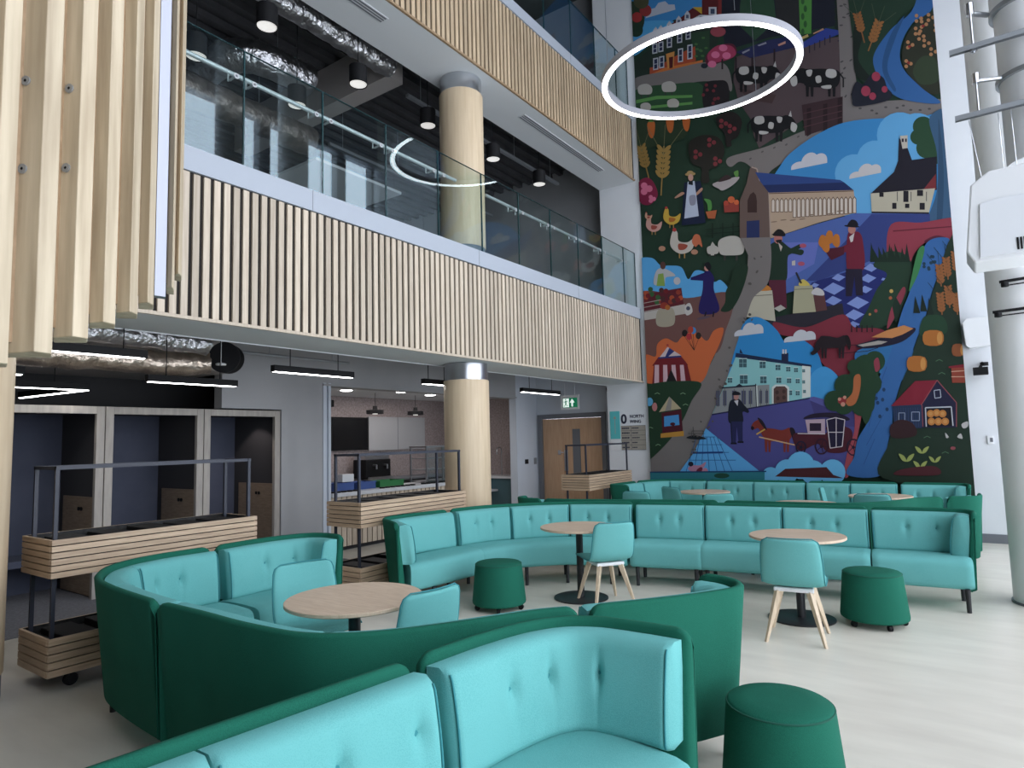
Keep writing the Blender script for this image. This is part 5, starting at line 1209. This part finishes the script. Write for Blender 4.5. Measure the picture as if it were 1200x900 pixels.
P('b6a888', (786, 465), (800, 479), (774, 483)); P('8f8a86', (786, 465), (789, 469), (788, 481), (781, 482)); P('4c1726', (777, 484), (800, 480), (802, 507), (778, 509)); P('4a93cf', (780, 488), (797, 486), (798, 498), (780, 500)); E_('4c1726', 790, 497, 3, 2); P('bd8a3c', (776, 508), (803, 505), (803, 511), (776, 513)); E_('5ea8d4', 763, 471, 4, 5); E_('b87a7a', 769, 477, 3, 5)
for u, v in ((772, 461), (802, 461), (805, 474), (764, 501), (773, 521)): L_('7a9a7a', .8, (u-3, v+1), (u, v-.5), (u+3, v+1))
# the blue town
S('2f86c4', (858, 428), (866, 400), (873, 379), (886, 372), (900, 377), (912, 388), (922, 402), (934, 396), (950, 404), (960, 416), (966, 432), (978, 438), (984, 452), (972, 468), (900, 474), (852, 470)); S('4598d2', (952, 440), (966, 430), (980, 438), (985, 452), (968, 468), (950, 466))
cloud('c4c6cc', 862, 896, 395, 14, -.12); cloud('c4c6cc', 920, 957, 402, 13, -.1)
P('8cc4c6', (864, 418), (951, 430), (951, 466), (924, 471), (836, 486), (846, 462)); P('1c2a4a', (864, 414), (952, 428), (952, 431), (863, 419)); P('1c2440', (917, 424), (917, 415), (925, 414), (925, 426)); R_('c4c4c8', 918, 410, 920, 415); R_('c4c4c8', 921, 410, 923, 415); P('1c2440', (868, 414), (869, 409), (872, 415)); P('d6dcd6', (941, 429), (951, 430), (951, 465), (941, 467))
for u, v, a in ((872, 426, 4.4), (895, 428, 3.4), (913, 431, 2.8), (925, 433, 2.4), (934, 434, 2.2), (873, 445, 4.4), (896, 445.5, 3.6), (914, 446, 2.8), (926, 446.5, 2.4), (936, 447, 2.2), (857, 446, 2.5), (927, 460.5, 2.4), (936, 461, 2.2), (943, 435, 1.6), (943, 448, 1.6), (944, 459, 1.6)):
    R_('cfd8d6', u-a-.5, v-a*1.15-.7, u+a+.5, v-a*1.15); R_('3f5d66', u-a, v-a*1.1, u+a, v+a*1.1); L_('7fa9ac', .5, (u, v-a*1.1), (u, v+a*1.1)); L_('7fa9ac', .5, (u-a, v), (u+a, v))
P('8a8e90', (850, 454), (887, 452), (903, 451), (903, 476), (880, 480), (837, 485)); L_('1f2636', 1.6, (846, 455), (888, 452)); P('1f2636', (862, 454), (868, 450), (873, 453))
for u, w_ in ((843, 4), (851, 4), (862, 5), (873, 5), (881, 4), (893, 3), (900, 3)): R_('4a4c66', u-w_/2, 458, u+w_/2, 476 - (u-843)*.06); L_('5f6258', .7, (u, 456), (u, 477))
L_('d2d8d4', 1.8, (888, 452), (889, 477)); L_('1f2636', 1, (887, 450), (888, 478)); P('d2d8d4', (906, 454), (910, 451), (922, 451), (926, 454), (926, 471), (906, 474)); P('5c4440', (908, 456), (911, 453), (921, 453), (924, 456), (924, 471), (908, 473))
for u, v in ((912, 460), (920, 459), (913, 467), (920, 466)): E_('43302e', u, v, 2, 2.4)
P('4b4a86', (836, 486), (925, 471), (953, 466), (1004, 478), (1004, 516), (992, 556), (890, 556), (846, 515), (829, 503)); P('423e74', (950, 468), (1004, 478), (1004, 500), (960, 500)); P('5a5a9a', (945, 467), (955, 465), (1004, 478), (975, 480)); L_('22244a', 1.6, (836, 486), (926, 471), (950, 467))
P('5aa4dc', (829, 502), (893, 553), (798, 553), (815, 530)); 
for k in range(7): L_('2a5a8e', .7, (818+4*k, 512), (806+9*k, 552))
for k in range(4): L_('2a5a8e', .7, (822-4*k, 512+9*k), (840+8*k, 512+9*k))
L_('1e3c78', 2.2, (814, 530.5), (849, 530)); S('1c2026', (806, 513), (816, 510), (830, 514), (818, 515)); L_('4a4848', .7, (812, 512), (813, 505), (826, 505), (826, 513)); L_('4a4848', .7, (814, 500), (815, 512)); L_('4a4848', .6, (808, 508), (828, 508))
S('b07f98', (808, 549), (812, 545), (822, 545), (829, 541), (826, 548), (818, 552), (812, 552)); E_('1c1c2c', 811.5, 543.5, 3, 2.8); S('6a1f34', (818, 551), (824, 547), (826, 554), (822, 556)); E_('c08498', 828, 554, 4, 6)
S('171c2c', (857, 471), (862, 468), (868, 468), (873, 474), (879, 481), (878, 484), (872, 483), (872, 495), (857, 496), (855, 484)); P('252650', (858, 494), (872, 494), (872, 517), (867, 517), (865, 500), (864, 519), (859, 519)); E_('b08078', 864.5, 465, 3, 4); S('12141f', (860, 463), (862, 459), (868, 460), (869, 463)); P('c9c6cc', (862, 470), (867, 469), (866, 476)); L_('171c2c', 1.2, (858, 490), (859.5, 520)); L_('12141c', 2, (866, 518), (873, 518)); L_('12141c', 2, (858, 519.5), (865, 519.5))
horse(912, 510, .98, '7a3028', '1f1622'); L_('c9a27a', 1.4, (891, 512), (945, 524)); L_('c9a04a', 1.6, (888, 509), (898, 503))
S('4a1a26', (932, 508), (968, 508), (970, 500), (992, 500), (1000, 508), (994, 528), (972, 530), (960, 520), (938, 528)); P('b9a0ac', (945, 492), (968, 491), (968, 508), (948, 508)); R_('271a30', 950, 496, 963.5, 505); S('231a2e', (943, 491), (954, 485), (980, 484), (996, 490), (992, 493), (968, 489)); P('201a34', (970, 492), (980, 489), (991, 492), (988, 523), (974, 525))
L_('cfc4c8', 1, (970, 492), (980, 489.5), (991, 492), (988, 523), (974, 525), (970, 492)); L_('cfc4c8', .9, (981, 489), (981, 524)); L_('cfc4c8', .9, (972, 506.5), (990, 506.5)); L_('cfc4c8', 1, (936, 508), (968, 508.5))
def wheel(u, v, r, c, n=10):
    for k in range(n):
        a, b2 = 2*PI*k/n, 2*PI*(k+1)/n
        L_(c, 1.6, (u+r*.8*math.cos(a), v+r*math.sin(a)), (u+r*.8*math.cos(b2), v+r*math.sin(b2))); 
        if k % 2 == 0: L_(c, .8, (u, v), (u+r*.8*math.cos(a), v+r*math.sin(a)))
    E_(c, u, v, 2, n=8)
# left lower field right of the river, red bank
S('9c4650', (1003, 470), (1012, 470), (1010, 490), (1004, 520), (996, 556), (990, 556), (994, 530), (1002, 505))
wheel(1001, 524, 9.5, '1f1a30'); wheel(964, 523, 9, '32182a'); wheel(940, 524, 7, '1f1a30')
# pond and river
S('2f6a9e', (1003, 415), (1015, 408), (1040, 404), (1066, 398), (1070, 420), (1056, 448), (1040, 440), (1008, 430)); S('35639c', (1084, 290), (1095, 281), (1112, 281), (1110, 292), (1100, 322), (1092, 345), (1084, 375), (1074, 400), (1066, 425), (1056, 450), (1048, 478), (1046, 500), (1041, 520), (1034, 556), (994, 556), (1002, 535), (1006, 515), (1018, 494), (1026, 470), (1030, 446), (1042, 420), (1050, 392), (1058, 365), (1066, 345), (1076, 315))
for k in range(4): L_('2a5288', .8, (1040-2*k-8*(k % 2), 430+28*k), (1022-3*k, 478+22*k))
S('3c7a4a', (1076, 296), (1084, 292), (1078, 318), (1070, 336), (1066, 340))
for k in range(10): E_('1f3a4c', 1088+rr.uniform(-6, 10), 290+rr.uniform(0, 32), 2, n=8)
for k in range(9): E_('1f3a5c', 1030+rr.uniform(-6, 12), 440+rr.uniform(0, 18)+4*k, 2, 2.4, n=8)
horse(977, 402, .92, '231a20', '1a1418', 1, True); L_('2a1a22', .7, (990, 405), (1012, 405)); L_('2a1a22', .7, (985, 415), (1018, 412), (1030, 408))
S('1d1a2e', (1005, 405), (1025, 399), (1060, 388), (1072, 385), (1072, 390), (1058, 401), (1036, 407), (1012, 409)); P('c0804e', (1022, 396), (1040, 388), (1060, 382), (1071, 386), (1058, 393), (1046, 397)); P('a29c94', (1006, 405), (1030, 400), (1041, 401), (1034, 404), (1012, 407))
for k in range(5): L_('231a20', 1.4, (999+6*k, 382), (999+6*k, 390))
# bushes on the left bank
for u, v, r in ((1016, 432, 16), (1026, 424, 12), (1008, 446, 14), (992, 452, 13), (979, 470, 12), (1012, 474, 14), (1002, 430, 8), (1020, 450, 14), (990, 474, 12)): E_('233f2a', u, v, r)
S('233f2a', (1008, 470), (1026, 462), (1022, 486), (1016, 497), (1011, 488)); S('b0663f', (1002, 442), (1009, 440), (1009, 456), (1004, 472), (996, 476), (992, 470), (1000, 460)); E_('8e2f34', 988, 470, 5, 4); E_('c48a78', 989, 474, 2.6); E_('c48a78', 985, 468, 2); E_('c48a78', 991, 466, 2); S('8a3a48', (1025, 424), (1030, 420), (1032, 432), (1027, 436))
# right bank: wheat, bales, barn, seedlings
S('1e3024', (1112, 285), (1125, 284), (1150, 400), (1150, 560), (1036, 560), (1042, 520), (1047, 500), (1049, 478), (1057, 450), (1067, 425), (1075, 400), (1085, 375), (1093, 345), (1101, 322)); S('21402c', (1084, 372), (1105, 372), (1110, 390), (1090, 395), (1078, 392))
for u, v in ((1074, 352), (1082, 350), (1090, 354)): P('16241c', (u-3, v+16), (u-1, v-4), (u+5, v+16))
for u, v in ((1103, 333), (1111, 325), (1121, 318), (1104, 366), (1113, 358), (1122, 366)): ear('8f5a34', u, v, 22, 9, -.1, 4, '1e3024')
def bale(u, v, a, b2, c='a8672f'): S(c, (u-a, v-b2), (u+a, v-b2), (u+a, v+b2), (u-a, v+b2), n=3); E_('c48a4a', u+a*.75, v, a*.32, b2*.95)
bale(1094, 397, 10, 7.5); bale(1075, 427, 9.5, 7.5); bale(1123, 411, 6, 6, '8a5030'); P('8e4030', (1115, 431), (1131, 430), (1131, 449), (1116, 449)); L_('c49a84', 1, (1115, 436), (1131, 435)); L_('c49a84', 1, (1115, 442), (1131, 442)); P('7a1f2c', (1112, 430), (1132, 427), (1132, 431), (1112, 432))
for u, v in ((1101, 423), (1104, 438), (1087, 512), (1108, 530)): L_('4f7055', .8, (u-4, v+1), (u, v-1), (u+4, v+1))
P('7c1f30', (1045, 476), (1073, 447), (1098, 446), (1080, 476)); P('22304c', (1047, 476), (1081, 474), (1081, 502), (1049, 500)); P('1d1d38', (1098, 447), (1121, 471), (1121, 501), (1081, 501), (1081, 474)); L_('8e4a50', 1, (1080, 475), (1098.5, 446), (1121, 472), (1121, 500)); L_('8e4a50', .8, (1081, 475), (1082, 500))
for k in range(12): L_('2f4266', .5, (1048+2.8*k, 478), (1049+2.8*k, 500))
for a in ((1054, 484, 1061, 493), (1069, 483, 1078, 493)): L_('8f9ab0', .8, (a[0], a[1]), (a[2], a[1]), (a[2], a[3]), (a[0], a[3]), (a[0], a[1]))
L_('aab0bc', 1, (1095, 458), (1102, 457), (1103, 466), (1096, 467), (1095, 458)); P('14121c', (1085, 478), (1115, 477), (1117, 499), (1086, 500))
for u, v in ((1091, 485), (1098, 484), (1105, 485), (1092, 494), (1100, 494), (1108, 494)): E_('b5763c', u, v, 4.4); E_('c48c50', u, v, 2.4)
L_('b9bcc4', 1.4, (1086, 500), (1085, 478), (1115, 477), (1117, 499)); S('331c20', (1044, 500), (1055, 492), (1070, 496), (1074, 510), (1048, 513))
for u, v, s in ((1063, 536, 9), (1081, 527, 8), (1079, 544, 8), (1096, 538, 7)):
    S('9aa35c', (u-s, v-s*.5), (u-s*.3, v-s*.2), (u, v+s*.5), (u-s*.6, v+s*.3)); S('9aa35c', (u+s, v-s*.5), (u+s*.3, v-s*.2), (u, v+s*.5), (u+s*.6, v+s*.3))
S('4a1d24', (1060, 549), (1095, 546), (1100, 556), (1050, 556)); S('b9b6b4', (1108, 507), (1112, 512), (1109, 513)); S('b9b6b4', (1126, 508), (1128, 514), (1122, 512)); E_('8e4a50', 1117, 525, 3, 2); S('b9b6b4', (1127, 497), (1134, 494), (1134, 500), (1129, 502))
# bottom clouds and ground strip
for u, v, r in ((940, 545, 16), (924, 552, 14), (954, 553, 14), (977, 553, 15), (905, 557, 10)): E_('6ab4e0', u, v, r)
P('4a1f24', (910, 558), (922, 549), (970, 547), (978, 556), (990, 560)); P('2d7a86', (764, 553), (898, 552), (898, 562), (764, 564)); L_('1a3c66', 1.6, (764, 553), (900, 552)); E_('1f4a3c', 848, 557, 9, 3)
for k in range(26):
    t_ = rr.uniform(0, 1); u = 889-85*t_**1.3+rr.uniform(-8, 8)+6; v = 300+240*t_; E_('57534f', u-2+rr.uniform(-4, 4), v, rr.uniform(1, 2.6), rr.uniform(.8, 1.8), rr.uniform(-1, 1), 8)
# backing board
mur.mi = mcol(G1)
mur.box(MUR_X0, MUR_X1, YB-.02, YB-.001, MUR_Z0, MUR_Z1)
me_f = mur.build('mural', [m for m in mlist])
tag(me_f, 'tall painted mural of farm, market, town and river scenes covering the white end wall', 'mural')
